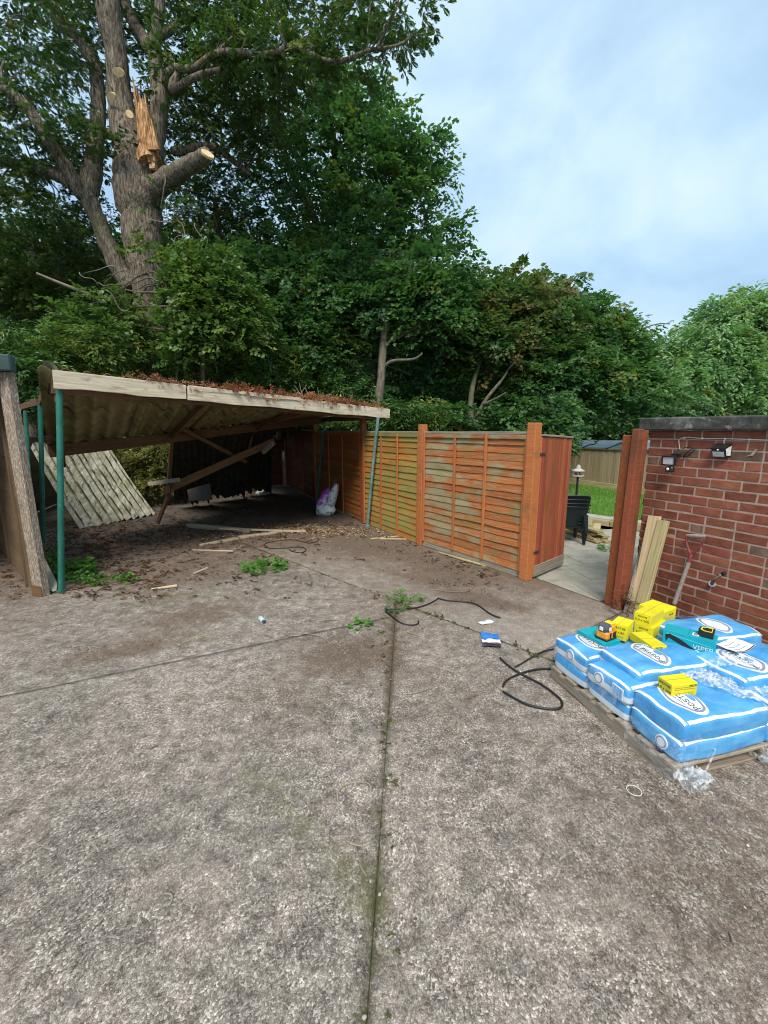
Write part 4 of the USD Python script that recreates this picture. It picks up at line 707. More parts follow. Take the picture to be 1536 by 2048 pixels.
def sack_z(x, y, seed, h=ST):
    x, y = np.asarray(x, float), np.asarray(y, float)
    e = np.clip(1 - np.abs(x / SA) ** 13, 0, 1) ** .19 * np.clip(1 - np.abs(y / SB) ** 8, 0, 1) ** .19
    q = np.stack([x * 9, y * 9, x * 0 + seed * 3.7], -1); w = (meshkit.fbm(q, 3) - .5) * .026 + (meshkit.noise(q * np.array([3.5, 1.2, 1]), seed) - .5) * .010
    return e * (h + w + .006 * (1 - (x / SA) ** 2) * (1 - (y / SB) ** 2))
def sack_mid(x, y, seed):
    'how the whole sack slumps'
    q = np.stack([np.asarray(x) * 4, np.asarray(y) * 4, np.asarray(x) * 0 + seed * 9.1], -1); return .042 * (meshkit.fbm(q, 2) - .5) - .010 * np.abs(np.asarray(x) / SA) ** 4 - .004 * np.abs(np.asarray(y) / SB) ** 4 + .006
def sack_shell(sgn, seed):
    a = np.sin(np.linspace(-1, 1, 39) * np.pi / 2) * .9996 * SA; b = np.sin(np.linspace(-1, 1, 27) * np.pi / 2) * .9996 * SB
    X, Y = np.meshgrid(a, b, indexing='ij'); Z = sack_z(X, Y, seed) if sgn > 0 else -sack_z(X, Y, seed + 50, ST * 1.02)
    Z[0] = Z[-1] = 0; Z[:, 0] = Z[:, -1] = 0; Z = Z + sack_mid(X, Y, seed)
    pin = 1 - .055 * (np.abs(X / SA) ** 7) * (np.abs(Y / SB) ** 7)
    v = np.c_[(X * pin).ravel(), (Y * pin).ravel(), Z.ravel()]; n, m = X.shape; i = np.arange(n * m).reshape(n, m); p, q, r, s = i[:-1, :-1].ravel(), i[1:, :-1].ravel(), i[1:, 1:].ravel(), i[:-1, 1:].ravel()
    f = np.vstack([np.c_[p, q, r], np.c_[p, r, s]]); return tm(v, f if sgn > 0 else f[:, ::-1])
from shapely.geometry import Polygon, Point, box as sbox
from shapely import affinity
def ring2(rx, ry, w=0): 
    e = affinity.scale(Point(0, 0).buffer(1, 24), rx, ry)
    return e if not w else e.difference(affinity.scale(Point(0, 0).buffer(1, 24), rx - w, ry - w))
def drape(poly, seed, lift):
    m_ = trimesh.creation.extrude_polygon(poly, .001, engine='earcut') if not isinstance(poly, trimesh.Trimesh) else poly.copy()
    m_ = m_.subdivide_to_size(.016); v = np.array(m_.vertices); hi = v[:, 2] > v[:, 2].mean()
    v[:, 2] = sack_z(v[:, 0], v[:, 1], seed) + sack_mid(v[:, 0], v[:, 1], seed) + np.where(hi, lift, lift - .0016); return tm(v, m_.faces)
def end_drape(poly, seed, lift):
    "poly in (y, z) on the -x end of the sack"
    m_ = trimesh.creation.extrude_polygon(poly, .001, engine='earcut').subdivide_to_size(.02); v = np.array(m_.vertices); hi = v[:, 2] > v[:, 2].mean()
    y, z = v[:, 0], v[:, 1]; k = np.clip(1 - np.clip(np.abs(z) / ST, 0, .97) ** 5.2, .05, 1) ** (1 / 13) * .9985
    return tm(np.c_[-SA * k - np.where(hi, lift + .004, lift - .001), y, z + sack_mid(-SA * .98 + y * 0, y, seed)], m_.faces)
def txt(s, h): 
    t = meshkit.text_mesh(s, h, .001); t.apply_translation(-t.bounds.mean(0)); return t
def rotm(m_, a): c = m_.copy(); c.apply_transform(rot((0, 0, 0), a)); return c
nsack = 0
def sack(u, v, z, label, oval=None, rz=0.0, low='w', rings=(), front=True, tilt=(0, 0), text=True, code=False):
    global nsack; nsack += 1; sd = nsack
    s = thing('cement_sack', label, 'sack', PM @ rot((u, v, z + ST), rz, tilt[0], tilt[1]), 'sacks of post cement on the pallet')
    part(s, 'face', sack_shell(1, sd), m_sackb, True); part(s, 'underside', sack_shell(-1, sd), m_sackw if low == 'w' else m_sackb, True)
    band = [sbox(-SA + .010, -SB + .014, -SA + .024, SB - .014), sbox(SA - .030, -SB + .014, SA - .008, SB - .014)]
    if front: band.append(sbox(-SA + .034, -SB + .008, SA - .034, -SB + .022))
    part(s, 'white_band', cat_([drape(b, sd, .0014) for b in band]), m_sackw, True)
    if oval is not None:
        cx, rx, ry = oval; mv = lambda g: affinity.translate(g, cx, 0)
        part(s, 'oval', drape(mv(ring2(rx, ry)), sd, .0016), m_sackw, True); part(s, 'oval_ring', drape(mv(ring2(rx * .86, ry * .88, .013)), sd, .0030), m_inkgrey, True)
        if text:
            t = rotm(txt('POSTSET', .032), math.pi / 2); t.apply_translation((cx - .005, 0, 0)); part(s, 'lettering', drape(t, sd, .0036), m_ink)
            part(s, 'emblem', drape(affinity.translate(ring2(.014, .030), cx + .042, -.01), sd, .0032), m_sackb)
            t = rotm(txt('RAPID SET POST MIX', .007), math.pi / 2); t.apply_translation((cx - .036, 0, 0)); part(s, 'small_print', drape(t, sd, .0032), m_inkgrey)
    for y in rings:
        part(s, 'end_roundel', end_drape(affinity.translate(ring2(.036, .036), y, .004), sd, .0012), m_sackw, True); part(s, 'end_roundel_ring', end_drape(affinity.translate(ring2(.030, .030, .006), y, .004), sd, .0026), m_inkgrey, True)
    if code:
        part(s, 'barcode', end_drape(sbox(-.135, -.03, -.055, .034), sd, .0010), m_sackw); part(s, 'bars', cat_([end_drape(sbox(-.13 + .0065 * k, -.026, -.13 + .0065 * k + (.0035 if k % 3 else .002), .030), sd, .0022) for k in range(11)]), m_sackb)
    return s
Z1 = .095; T2 = .100
uL, uR = .318, .905
sack(uL, .165, Z1, 'blue sack at the front left pallet corner, under the one with the clear oval', low='b', rings=(-.06,), front=True)
sack(uL, .500, Z1, 'white edged sack in the lowest layer at the middle of the left side', low='w', rings=())
sack(uL - .01, .835, Z1, 'white edged sack in the lowest layer at the back left pallet corner')
sack(uR, .165, Z1, 'blue sack in the lowest layer at the front right of the pallet', low='b', rings=())
sack(uR, .500, Z1, 'blue sack in the lowest layer, centre right of the pallet'); sack(uR, .835, Z1, 'blue sack in the lowest layer at the back right, nearest the brick wall')
sack(uL + .012, .170, Z1 + T2, 'blue sack with a clear white oval at the front left below the lone yellow carton', (-.13, .085, .135), low='b', rings=())
sack(uL - .025, .500, Z1 + T2, 'blue sack with a barcoded end, middle of the left side of the top layer', None, rz=.03, code=True, rings=(.05,), tilt=(0, .02))
sack(uL - .01, .845, Z1 + T2, 'blue sack with white roundel at the back left, under the flat teal box', (-.12, .08, .13), rings=(-.02,))
sack(uR + .01, .165, Z1 + T2, 'blue sack at the front right of the top layer', None, low='b')
sack(uR + .01, .505, Z1 + T2, 'blue sack in the second layer, centre right'); sack(uR, .84, Z1 + T2, 'blue sack in the second layer at the back right')
sack(uL + .08, .520, Z1 + 2 * T2 - .035, 'blue sack in the middle of the heap with loose white edge, under the cartons', (-.06, .08, .13), rz=-.02, tilt=(.02, .02))
sack(uR - .02, .305, Z1 + 2 * T2 - .02, 'blue sack with a large white oval lying highest on the right of the heap', (-.10, .10, .135), rz=.02, rings=())
sack(uR + .10, .70, Z1 + 2 * T2 - .01, 'blue sack on top at the back right with a crumpled wrapped edge', (.06, .08, .12), rz=-.06, text=False)
# printed roundels on the front faces of the two front sacks
for u_, z_ in ((.36, Z1 + .045), (.60, Z1 + T2 + .03)):
    pass

# ------------------------------------------------------------------ cartons and tools lying on the sacks
def carton(name, c, l, r, h, m_, m_s, label, texts=(), group=None, flap=True, cat='carton'):
    "c: base corner nearest the camera; l, r: base edges running left and right from it"
    c, l, r = (np.array(q, float) for q in (c, l, r)); l = l - r * (l @ r) / (r @ r) * .7; L_, R_ = np.linalg.norm(l), np.linalg.norm(r)
    M = np.eye(4); M[:3, 0] = r / R_; y = l - r * (l @ r) / (r @ r); M[:3, 1] = y / np.linalg.norm(y); M[:3, 2] = (0, 0, 1); M[:3, 3] = c
    o = thing(name, label, cat, M, group)
    part(o, 'body', box(R_, L_, h, (R_ / 2, L_ / 2, h / 2), .0025), m_)
    if flap:
        part(o, 'lid_flap', box(R_ + .001, L_ * .96, .0022, (R_ / 2, L_ / 2, h + .0013), .0006), m_)
        part(o, 'seam', box(R_ * .98, .0016, .0008, (R_ / 2, L_ * .52, h + .0028)), m_ink)
    for s, hh, face, a, b in texts:      # a, b: place on the face as fractions
        t = txt(s, hh) if isinstance(s, str) else s
        if face == 'r': T = np.array([[1, 0, 0, R_ * a], [0, 0, -1, -.0008], [0, 1, 0, h * b], [0, 0, 0, 1.]])
        elif face == 'l': T = np.array([[0, 0, -1, -.0008], [-1, 0, 0, L_ * (1 - a)], [0, 1, 0, h * b], [0, 0, 0, 1.]])
        else: T = np.array([[1, 0, 0, R_ * a], [0, 1, 0, L_ * b], [0, 0, 1, h + .0018], [0, 0, 0, 1.]])
        part(o, 'print', at(T, t), m_inkblk)
    return o
def lines(w, n, gap, dash=.7):
    r = np.random.default_rng(int(w * 1000) + n); bs = []
    for k in range(n):
        x = -w / 2
        while x < w / 2 - .004:
            q = min(r.uniform(.006, .016), w / 2 - x); bs.append(box(q * dash, .0016, .0008, (x + q / 2, -k * gap, 0))); x += q
    return cat_(bs)
YT = 'yellow screw cartons on the sacks'
carton('screw_carton', (1.554, 2.158, .302), (-.025, .095, 0), (.158, .030, 0), .092, m_yel, m_yel2, 'yellow carton lying alone at the front of the heap', [('SPECTRE', .013, 'l', .5, .80), ('6.0 x 100', .015, 'l', .5, .50), (lines(.07, 2, .006), 0, 'l', .5, .25), (lines(.13, 2, .01), 0, 'r', .5, .80), (lines(.12, 3, .011), 0, 'r', .5, .45), ('SPECTRE', .008, 'r', .82, .88)], YT)
carton('screw_carton', (1.692, 2.571, .355), (-.003, .207, 0), (.101, .012, 0), .05, m_yel, m_yel2, 'long flat yellow carton lying in front of the stacked pair', [('6.0 x 100', .012, 'r', .5, .42), ('SPECTRE', .008, 'r', .45, .8), (lines(.04, 3, .006), 0, 'l', .8, .6)], YT)
carton('screw_carton', (1.629, 2.754, .345), (-.056, .089, 0), (.10, .10, 0), .108, m_yel, m_yel2, 'yellow carton with opened lid leaning beside the orange tool', [('SPECTRE', .014, 'l', .5, .78), ('6.0 x 80', .014, 'l', .5, .5), (lines(.07, 2, .007), 0, 'l', .5, .25), (lines(.05, 3, .008), 0, 'top', .5, .6)], YT)
carton('screw_carton', (1.848, 2.822, .330), (-.056, .110, 0), (.17, .135, 0), .078, m_yel, m_yel2, 'lower yellow carton of the stacked pair in the middle', [('6.0 x 100', .015, 'l', .5, .35), ('SPECTRE', .010, 'l', .5, .72)], YT)
carton('screw_carton', (1.840, 2.842, .411), (-.050, .104, 0), (.17, .130, 0), .075, m_yel, m_yel2, 'upper yellow carton of the stacked pair in the middle', [('5.0 x 100', .015, 'l', .5, .40), ('SPECTRE', .010, 'l', .5, .75), (lines(.09, 2, .012), 0, 'top', .5, .6)], YT)
carton('screw_carton', (2.040, 3.02, .345), (-.10, .15, 0), (.16, .10, 0), .095, m_yel, m_yel2, 'yellow carton at the very back of the heap by the brick wall', [(lines(.09, 3, .014), 0, 'top', .5, .6), ('SPECTRE', .010, 'l', .3, .7), ('SPECTRE', .010, 'r', .6, .6)], YT)
vp = carton('teal_box', (2.047, 2.516, .335), (-.212, .185, 0), (.081, .093, 0), .125, m_teal, m_teal, 'teal box with white lettering standing in front of the tape measure', (), None, True, 'box')
L_ = np.linalg.norm((-.212, .185))
def onleft(o, name, m_mesh, a, b, m_, L, h, off=.0009): part(o, name, at(np.array([[0, 0, -1, -off], [-1, 0, 0, L * (1 - a)], [0, 1, 0, h * b], [0, 0, 0, 1.]]), m_mesh), m_)
onleft(vp, 'lettering', txt('VIPER', .026), .78, .52, m_white, L_, .125)
tri = Polygon([(-.115, .035), (-.09, .046), (-.02, .020), (.098, -.045), (.055, -.047), (-.03, -.01), (-.095, .018), (-.108, -.012)]); onleft(vp, 'printed_tool', trimesh.creation.extrude_polygon(tri, .0008, engine='earcut'), .46, .52, m_inkblk, L_, .125)
onleft(vp, 'pale_stripe', trimesh.creation.extrude_polygon(Polygon([(-.12, .010), (.12, -.012), (.12, -.008), (-.12, .016)]), .0006, engine='earcut'), .5, .78, m_tealh, L_, .125); onleft(vp, 'base_line', box(.24, .003, .0008), .45, .06, m_inkblk, L_, .125)
part(vp, 'label', box(.05, .035, .001, (.05, .11, .1288)), m_white); part(vp, 'printed_line', box(.04, .02, .0006, (.05, .11, .1297)), m_inkgrey)
tp = thing('tape_measure', 'black tape measure with yellow stripe lying on the teal box', 'tape measure', frame(np.array([2.055, 2.615, .463]), (.66, .75, 0), z=(0, 0, 1)))
bt = trimesh.creation.extrude_polygon(Polygon([(-.042, -.034), (.042, -.034), (.044, .0), (.03, .032), (-.022, .036), (-.042, .015)]).buffer(.006, 6), .038, engine='earcut'); part(tp, 'case', bt, m_blackpl, 30)
st_ = trimesh.creation.extrude_polygon(Polygon([(-.042, -.034), (.042, -.034), (.044, .0), (.03, .032), (-.022, .036), (-.042, .015)]).buffer(-.004, 6).difference(Polygon([(-.03, -.026), (.03, -.026), (.032, 0), (.02, .022), (-.014, .024), (-.03, .01)])), .002, engine='earcut'); st_.apply_translation((0, 0, .0385)); part(tp, 'yellow_trim', st_, m_yel); part(tp, 'hook', box(.004, .02, .014, (.051, -.030, .008)), m_chrome)
tb2 = carton('teal_case', (1.455, 2.713, .298), (-.075, .212, 0), (.150, .060, 0), .055, m_teal, m_teal, 'flat teal box under the orange tool at the back left of the heap', (), None, True, 'box')
L2_ = np.linalg.norm((-.075, .212)); onleft(tb2, 'printed_tool', trimesh.creation.extrude_polygon(Polygon([(-.07, .012), (.05, .008), (.055, -.004), (-.02, -.006), (-.07, -.012)]), .0008, engine='earcut'), .5, .5, m_inkgrey, L2_, .055); onleft(tb2, 'dark_panel', box(.02, .025, .0008), .3, .5, m_inkblk, L2_, .055)
sk = part(tb2, 'orange_tag', box(.032, .002, .055, (-.012, .06, .012), .0006), m_orange, label='amber warranty tag hanging from the corner')
lz = thing('laser_level', 'orange and black laser level standing on the flat teal box', 'laser level', frame(np.array([1.512, 2.795, .357]), (.86, .5, 0), z=(0, 0, 1)) @ np.diag([1.3, 1.3, 1.3, 1]))
part(lz, 'body', cat_([box(.082, .066, .045, (0, 0, .024), .009), box(.04, .06, .05, (.018, 0, .052), .010)]), m_orange); part(lz, 'base', box(.088, .072, .012, (0, 0, .006), .004), m_blackpl)
part(lz, 'window', at(rot((-.012, 0, .058), 0, 0, -.25), box(.062, .058, .044, ch=.014)), m_smoke); part(lz, 'lens', cat_([box(.02, .004, .02, (-.015, -.031, .062), .003), box(.004, .02, .02, (-.045, 0, .062), .003)]), m_white)
for y_ in (-.0335, .0): part(lz, 'grip', box(.012, .003, .034, (-.012 if y_ else .024, -.034, .026), .001), m_blackpl)
part(lz, 'switch', box(.026, .004, .026, (.02, -.034, .028), .001), m_blackpl); part(lz, 'cap', box(.034, .04, .012, (.022, 0, .080), .005), m_yel)
# paper, loose film and wrap
def draped_sheet(c, w, l, rz, s, a, seed, n=16, bend=0.0):
    f = lambda x, y: a * (meshkit.fbm(np.stack([x * s + seed, y * s, x * 0], -1), 3) - .35) + bend * (x / w) ** 2
    return sheet(w, l, n, f), rot(c, rz)
m_, M_ = draped_sheet(np.array([2.20, 2.56, .412]), .20, .13, .45, 9, .022, 3, bend=.06); dn = thing('delivery_note', 'curled printed paper slip lying on the right hand sack', 'paper', M_); part(dn, 'slip', m_, m_paper, True)
part(dn, 'red_edge', shift(sheet(.19, .008, 12, lambda x, y: .022 * (meshkit.fbm(np.stack([x * 9 + 3, y * 9 - .05 * 9, x * 0], -1), 3) - .35) + .06 * (x / .2) ** 2 + .002), (0, -.06, 0)), m_red, True); part(dn, 'printed_lines', cat_([shift(sheet(.12, .004, 10, lambda x, y, o=o: .022 * (meshkit.fbm(np.stack([x * 9 + 3, (y + o) * 9, x * 0], -1), 3) - .35) + .06 * (x / .2) ** 2 + .0018), (0, o, 0)) for o in (-.03, 0, .03)]), m_inkgrey)
def crumpled(w, l, a, seed, n=46, roll=0.0):
    "thin creased sheet with folds at several scales"
    x, y = np.meshgrid(np.linspace(-w / 2, w / 2, n), np.linspace(-l / 2, l / 2, n), indexing='ij'); q = np.stack([x / w * 3 + seed * 3.1, y / l * 3 + seed, x * 0 + seed], -1)
    z = a * (1.6 * np.abs(meshkit.fbm(q, 2) - .5) + .9 * np.abs(meshkit.fbm(q * 2.7 + 4, 2, 5) - .5) + .25 * meshkit.noise(q * 7, 9))
    edge_ = .20 * np.minimum(w, l); x2 = x + edge_ * (meshkit.fbm(q * .9 + 9, 3, 2) - .5); y2 = y + edge_ * 1.5 * (meshkit.fbm(q * .9 + 19, 3, 3) - .5); z = z + roll * (y2 / l) ** 2
    i = np.arange(n * n).reshape(n, n); a_, b_, c_, d_ = i[:-1, :-1].ravel(), i[1:, :-1].ravel(), i[1:, 1:].ravel(), i[:-1, 1:].ravel()
    return tm(np.c_[x2.ravel(), y2.ravel(), z.ravel()], np.vstack([np.c_[a_, b_, c_], np.c_[a_, c_, d_]]))
solo('crumpled_film', cat_([crumpled(.42, .20, .060, 4), at(rot((.03, .02, .010), .25), crumpled(.34, .14, .05, 6))]), m_wrapw, 'crumpled sheet of clear white film between the two ovals', 'film', smooth=True, m=frame(np.array([1.93, 2.28, .318]), (.72, -.55, -.06), z=(.05, 0, 1)))
def knot(seed, s): return cat_([at(rot((r_ * .02, -r_ * .012, .008 + .012 * k), r_ * 2.1 + k, .5 * math.sin(seed + k), .4 * math.cos(seed * 2 + k)), crumpled(s * (1 - .12 * k), s * .75, .05, seed + k, 26, .03)) for k, r_ in enumerate((0.0, 1.0, -1.0, .5))])
solo('crumpled_film', knot(7, .15), m_wrapw, 'torn knot of stretch film on the ground at the front pallet corner', 'film', smooth=True, m=rot(P0 + du * .075 - dv * .035 + np.array([0, 0, .012]), .3))
solo('crumpled_film', knot(9, .18), m_wrapw, 'tangle of stretch film on the ground under the right front of the pallet', 'film', smooth=True, m=rot(P0 + du * .62 - dv * .06 + np.array([0, 0, .01]), .35))
# stretch wrap clinging to the front and left of the heap
def wrap_strip(pts_lo, pts_hi, seed, n=24, nz=8):
    lo_, hi_ = spline(pts_lo, n), spline(pts_hi, n); t = np.linspace(0, 1, nz)[:, None, None]; P = lo_ * (1 - t) + hi_ * t
    P = P + (meshkit.fbm(P * 22 + seed, 3) - .5)[..., None] * np.array([.012, .012, .01]); i = np.arange(n * nz).reshape(nz, n); a, b, c, d = i[:-1, :-1].ravel(), i[1:, :-1].ravel(), i[1:, 1:].ravel(), i[:-1, 1:].ravel()
    return tm(P.reshape(-1, 3), np.vstack([np.c_[a, b, c], np.c_[a, c, d]]))
uvz = lambda u, v, z: P0 + du * u + dv * v + np.array([0, 0, z])
wr = thing('stretch_wrap', 'torn clear stretch wrap clinging to the front left corner of the heap', 'film')
part(wr, 'corner_sheet', wrap_strip([uvz(-.016, .30, .03), uvz(-.018, .15, .05), uvz(-.012, -.006, .02), uvz(.06, -.014, .06), uvz(.22, -.014, .10)], [uvz(-.015, .33, .18), uvz(-.016, .15, .20), uvz(-.010, -.006, .25), uvz(.06, -.012, .26), uvz(.25, -.010, .22)], 1), m_wrap, True)
part(wr, 'left_sheet', wrap_strip([uvz(-.040, .36, .15), uvz(-.045, .5, .14), uvz(-.045, .62, .17)], [uvz(-.025, .38, .345), uvz(-.02, .5, .36), uvz(-.02, .60, .34)], 2), m_wrap, True)
part(wr, 'hanging_strand', tube(spline([uvz(.23, -.015, .16), uvz(.20, -.02, .10), uvz(.165, -.03, .05), uvz(.15, -.04, .012)], 14), .005, 6), m_wrapw, True); part(wr, 'hanging_strand', tube(spline([uvz(.55, -.02, .11), uvz(.60, -.05, .05), uvz(.68, -.08, .012), uvz(.50, -.09, .010)], 14), .004, 6), m_wrapw, True)
part(wr, 'top_tail', wrap_strip([uvz(.55, .30, .38), uvz(.66, .26, .41), uvz(.80, .19, .415)], [uvz(.57, .36, .39), uvz(.67, .33, .43), uvz(.82, .27, .43)], 3), m_wrapw, True)
part(wr, 'back_ruffle', wrap_strip([uvz(.70, .98, .36), uvz(.95, .90, .38), uvz(1.18, .86, .37)], [uvz(.72, .92, .42), uvz(.96, .84, .43), uvz(1.15, .80, .42)], 4), m_wrapw, True)

# ------------------------------------------------------------------ garden things seen through the gate
gf = thing('garden_fence', 'pale upright boarded fence across the far side of the lawn', 'fence', frame(ga - fd * 4.0 + [0, 0, .0], fd, z=(0, 0, 1)))
for k in range(72):
    part(gf, 'board', plank(1.16, .115, .018, 1, .002, seed=400 + k), m_gardenfence, m=frame((.125 * k, .006 * (k % 2), .02), (0, 0, 1), y=(1, 0, 0)))
part(gf, 'capping', box(9.0, .07, .03, (4.5, 0, 1.205), .004), m_beam); part(gf, 'gravel_board', box(9.0, .03, .17, (4.5, -.025, .185), .004), m_pine_t)
sh = V(1180, 897, 16.5); o = thing('white_outbuilding', 'low pale grey roofed building just above the far garden fence', 'building', frame([sh[0] - 2.2, sh[1], 0], (.93, -.37, 0), z=(0, 0, 1)))
part(o, 'wall', box(8, 2.6, 1.12, (3.4, 1.3, .56)), m_edging)
for s_ in (-1, 1): part(o, 'roof', at(rot((3.4, 1.3 + s_ * .70, 1.23), 0, -s_ * .15), box(8.2, 1.44, .05, ch=.01)), m_roofpale)
part(o, 'ridge_cap', box(8.2, .16, .05, (3.4, 1.3, 1.345), .01), m_white)
gb_ = trimesh.convex.convex_hull(np.array([(2.5, -.3, 1.10), (3.5, -.3, 1.10), (3.0, -.3, 1.33), (2.5, 1, 1.10), (3.5, 1, 1.10), (3.0, 1, 1.33)])); part(o, 'gable', gb_, m_roofpale); part(o, 'barge_board', cat_([at(frame((2.46, -.33, 1.10), (1.08, 0, .50) if 0 else (.54, 0, .245), z=(0, -1, 0)), plank(.60, .03, .02)), at(frame((3.0, -.33, 1.345), (.54, 0, -.245), z=(0, -1, 0)), plank(.60, .03, .02))]), m_ink)
for x_ in (1.4, 4.6): part(o, 'vent', tube([(x_, 1.3, 1.3), (x_, 1.3, 1.52)], .06, 10), m_white)
# stack of garden chairs
def chair(k):
    z = .060 * k; y = -.018 * k
    c = thing('garden_chair', ['dark green plastic garden chair, lowest of the stack', 'dark green plastic garden chair, second from the bottom of the stack', 'dark green plastic garden chair, third from the bottom of the stack', 'dark green plastic garden chair, top one of the stack'][k], 'chair', rot((2.93, 6.92 + y, z), -.10) @ np.diag([1, 1, .70, 1]), 'stacked garden chairs')
    X, T = np.meshgrid(np.linspace(-1, 1, 13), np.linspace(0, 1, 12), indexing='ij')
    w = .17 + .055 * T - .03 * np.clip((T - .86) / .14, 0, 1) ** 2; bx = X * w; by = -.20 - .13 * T - .035 * (1 - X ** 2) - .0; bz = .40 + .46 * T - .03 * np.abs(X) ** 4 * (T > .9)
    v = np.c_[bx.ravel(), by.ravel(), bz.ravel()]; i = np.arange(13 * 12).reshape(13, 12); a, b, cc, d = i[:-1, :-1].ravel(), i[1:, :-1].ravel(), i[1:, 1:].ravel(), i[:-1, 1:].ravel(); f = np.vstack([np.c_[a, b, cc], np.c_[a, cc, d]])
    ring = np.r_[i[:, 0], i[-1, 1:], i[-2::-1, -1], i[0, -2:0:-1]]; nx = np.roll(ring, -1); N = len(v)
    part(c, 'backrest', tm(np.vstack([v, v + [0, .012, 0]]), np.vstack([f, N + f[:, ::-1], np.c_[ring, nx, ring + N], np.c_[nx, nx + N, ring + N]])), m_chair, 40)
    part(c, 'top_rim', tube([(-.19, -.335, .845), (-.1, -.365, .862), (.1, -.365, .862), (.19, -.335, .845)], .013, 8), m_chair, True)
    part(c, 'seat', box(.40, .40, .022, (0, -.02, .41), .008), m_chair); part(c, 'seat_rail', box(.37, .02, .055, (0, -.215, .385), .005), m_chair)
    for sx_ in (-1, 1):
        if k == 0 or 1:
            part(c, 'leg', plank(.41, .052, .035, 3, .004, taper=(.75, 1.3)), m_chair, m=frame((sx_ * .205, -.27, .0), (-sx_ * .02, .05, .41), z=(0, 1, 0))); part(c, 'leg', plank(.41, .050, .035, 3, .004, taper=(.75, 1.2)), m_chair, m=frame((sx_ * .215, .20, 0), (-sx_ * .025, -.03, .41), z=(0, 1, 0)))
        part(c, 'armrest', cat_([tube(spline([(sx_ * .215, -.28, .64), (sx_ * .235, -.05, .655), (sx_ * .235, .14, .63), (sx_ * .215, .18, .42)], 12), .018, 8)]), m_chair, True)
for k in range(4): chair(k)
# bird table
bp = V(1156, 950, 9.2); bt_ = thing('bird_table', 'pale round bird table with a small roof on a dark post behind the stacked chairs', 'bird table', rot((bp[0], bp[1], .11)))
part(bt_, 'post', tube([(0, 0, 0), (0, 0, .70)], .022, 10), m_blackpl, True); part(bt_, 'base', trimesh.creation.revolve(np.array([(0, 0), (.13, 0), (.12, .02), (.04, .06), (.025, .12), (0, .12)]), sections=20), m_blackpl, 40)
part(bt_, 'tray', trimesh.creation.revolve(np.array([(0, .69), (.11, .69), (.12, .715), (.105, .715), (.10, .705), (0, .705)]), sections=24), m_white, 40)
for a_ in (0, 1.57, 3.14, 4.71): part(bt_, 'pillar', tube([(.06 * math.cos(a_), .06 * math.sin(a_), .70), (.06 * math.cos(a_), .06 * math.sin(a_), .80)], .008, 6), m_blackpl)
part(bt_, 'roof', trimesh.creation.revolve(np.array([(0, .795), (.125, .795), (.125, .81), (.05, .85), (.04, .90), (.02, .925), (0, .93)]), sections=24), m_edging, 40)
solo('plant_pot', trimesh.creation.revolve(np.array([(0, 0), (.07, 0), (.095, .13), (.105, .13), (.105, .15), (.085, .15), (.08, .10), (0, .10)]), sections=20), m_white, 'small white pot on the lawn left of the bird table', 'pot', smooth=40, m=rot(V(1141, 990, 8.8) * [1, 1, 0] + [0, 0, .50]) if 0 else rot(V(1139, 1000, 8.9) * [1, 1, 0] + [0, 0, .11]))
# lawn edging and stacked timber
e0, e1 = la - ld * 4.5, lb + ld * 4.0; ne = 9
ed = thing('lawn_edging', 'low timber edging with a strip of grey stone along the near side of the lawn', 'edging')
for k in range(ne):
    a, b = np.r_[e0 + (e1 - e0) * k / ne, 0], np.r_[e0 + (e1 - e0) * (k + .985) / ne, 0]; n_ = np.array([ld[1], -ld[0], 0])
    part(ed, 'sleeper', plank(np.linalg.norm(b - a), .11, .06, 2, .006, seed=500 + k), m_pine_t, m=frame(a + [0, 0, .058] + n_ * .03, b - a, y=(0, 0, 1)))
    part(ed, 'edging_stone', box(np.linalg.norm(b - a), .30, .03, (np.linalg.norm(b - a) / 2, 0, 0), .005), m_edging, m=frame(a + [0, 0, .118] - n_ * .16, b - a, z=(0, 0, 1)))
def stack(c, n, lab, seed, wide, L=.9, dirs=(.55, -.83), grp=None, cap=99):
    r = np.random.default_rng(seed); d0 = np.array([*dirs, 0]); d0 /= np.linalg.norm(d0); s0 = np.array([-d0[1], d0[0], 0]); k = 0
    for row in range(n):
        for col in range(max(1, wide - row // 3)):
            if k >= cap: return
            o_ = c + s0 * ((col - wide / 2) * .135 + r.normal(0, .012)) + d0 * r.normal(0, .05) + [0, 0, .018 + .034 * row]
            a_ = r.normal(0, .05); d = d0 * math.cos(a_) + s0 * math.sin(a_)
            lay = ('lowest', 'second', 'third', 'fourth', 'fifth', 'sixth')[row]; side = ('left', 'right')[col]
            solo('deck_offcut', plank(L * r.uniform(.75, 1.1), .122, .030, 2, .003, .004, seed=seed + k), m_pine_t, f'{side} decking board in the {lay} layer of {lab[0]}', 'board', grp, m=frame(o_, -d, z=(0, 0, 1))); k += 1
stack(G(1225, 1090) + [-.02, .15, 0], 6, ['the pile behind the gate jamb'], 700, 2, 1.0, (.25, -.97), 'decking boards piled by the gate jamb')
stack(G(1196, 1078) + [.0, .1, 0], 6, ['the pile right of the stacked chairs'], 740, 2, .8, (-.45, -.89), 'decking boards piled right of the chairs')
stack(G(1142, 1092) + [-.1, .1, 0], 3, ['the low pile behind the open gate'], 780, 2, .6, (.95, -.3), 'decking boards on the ground behind the gate')
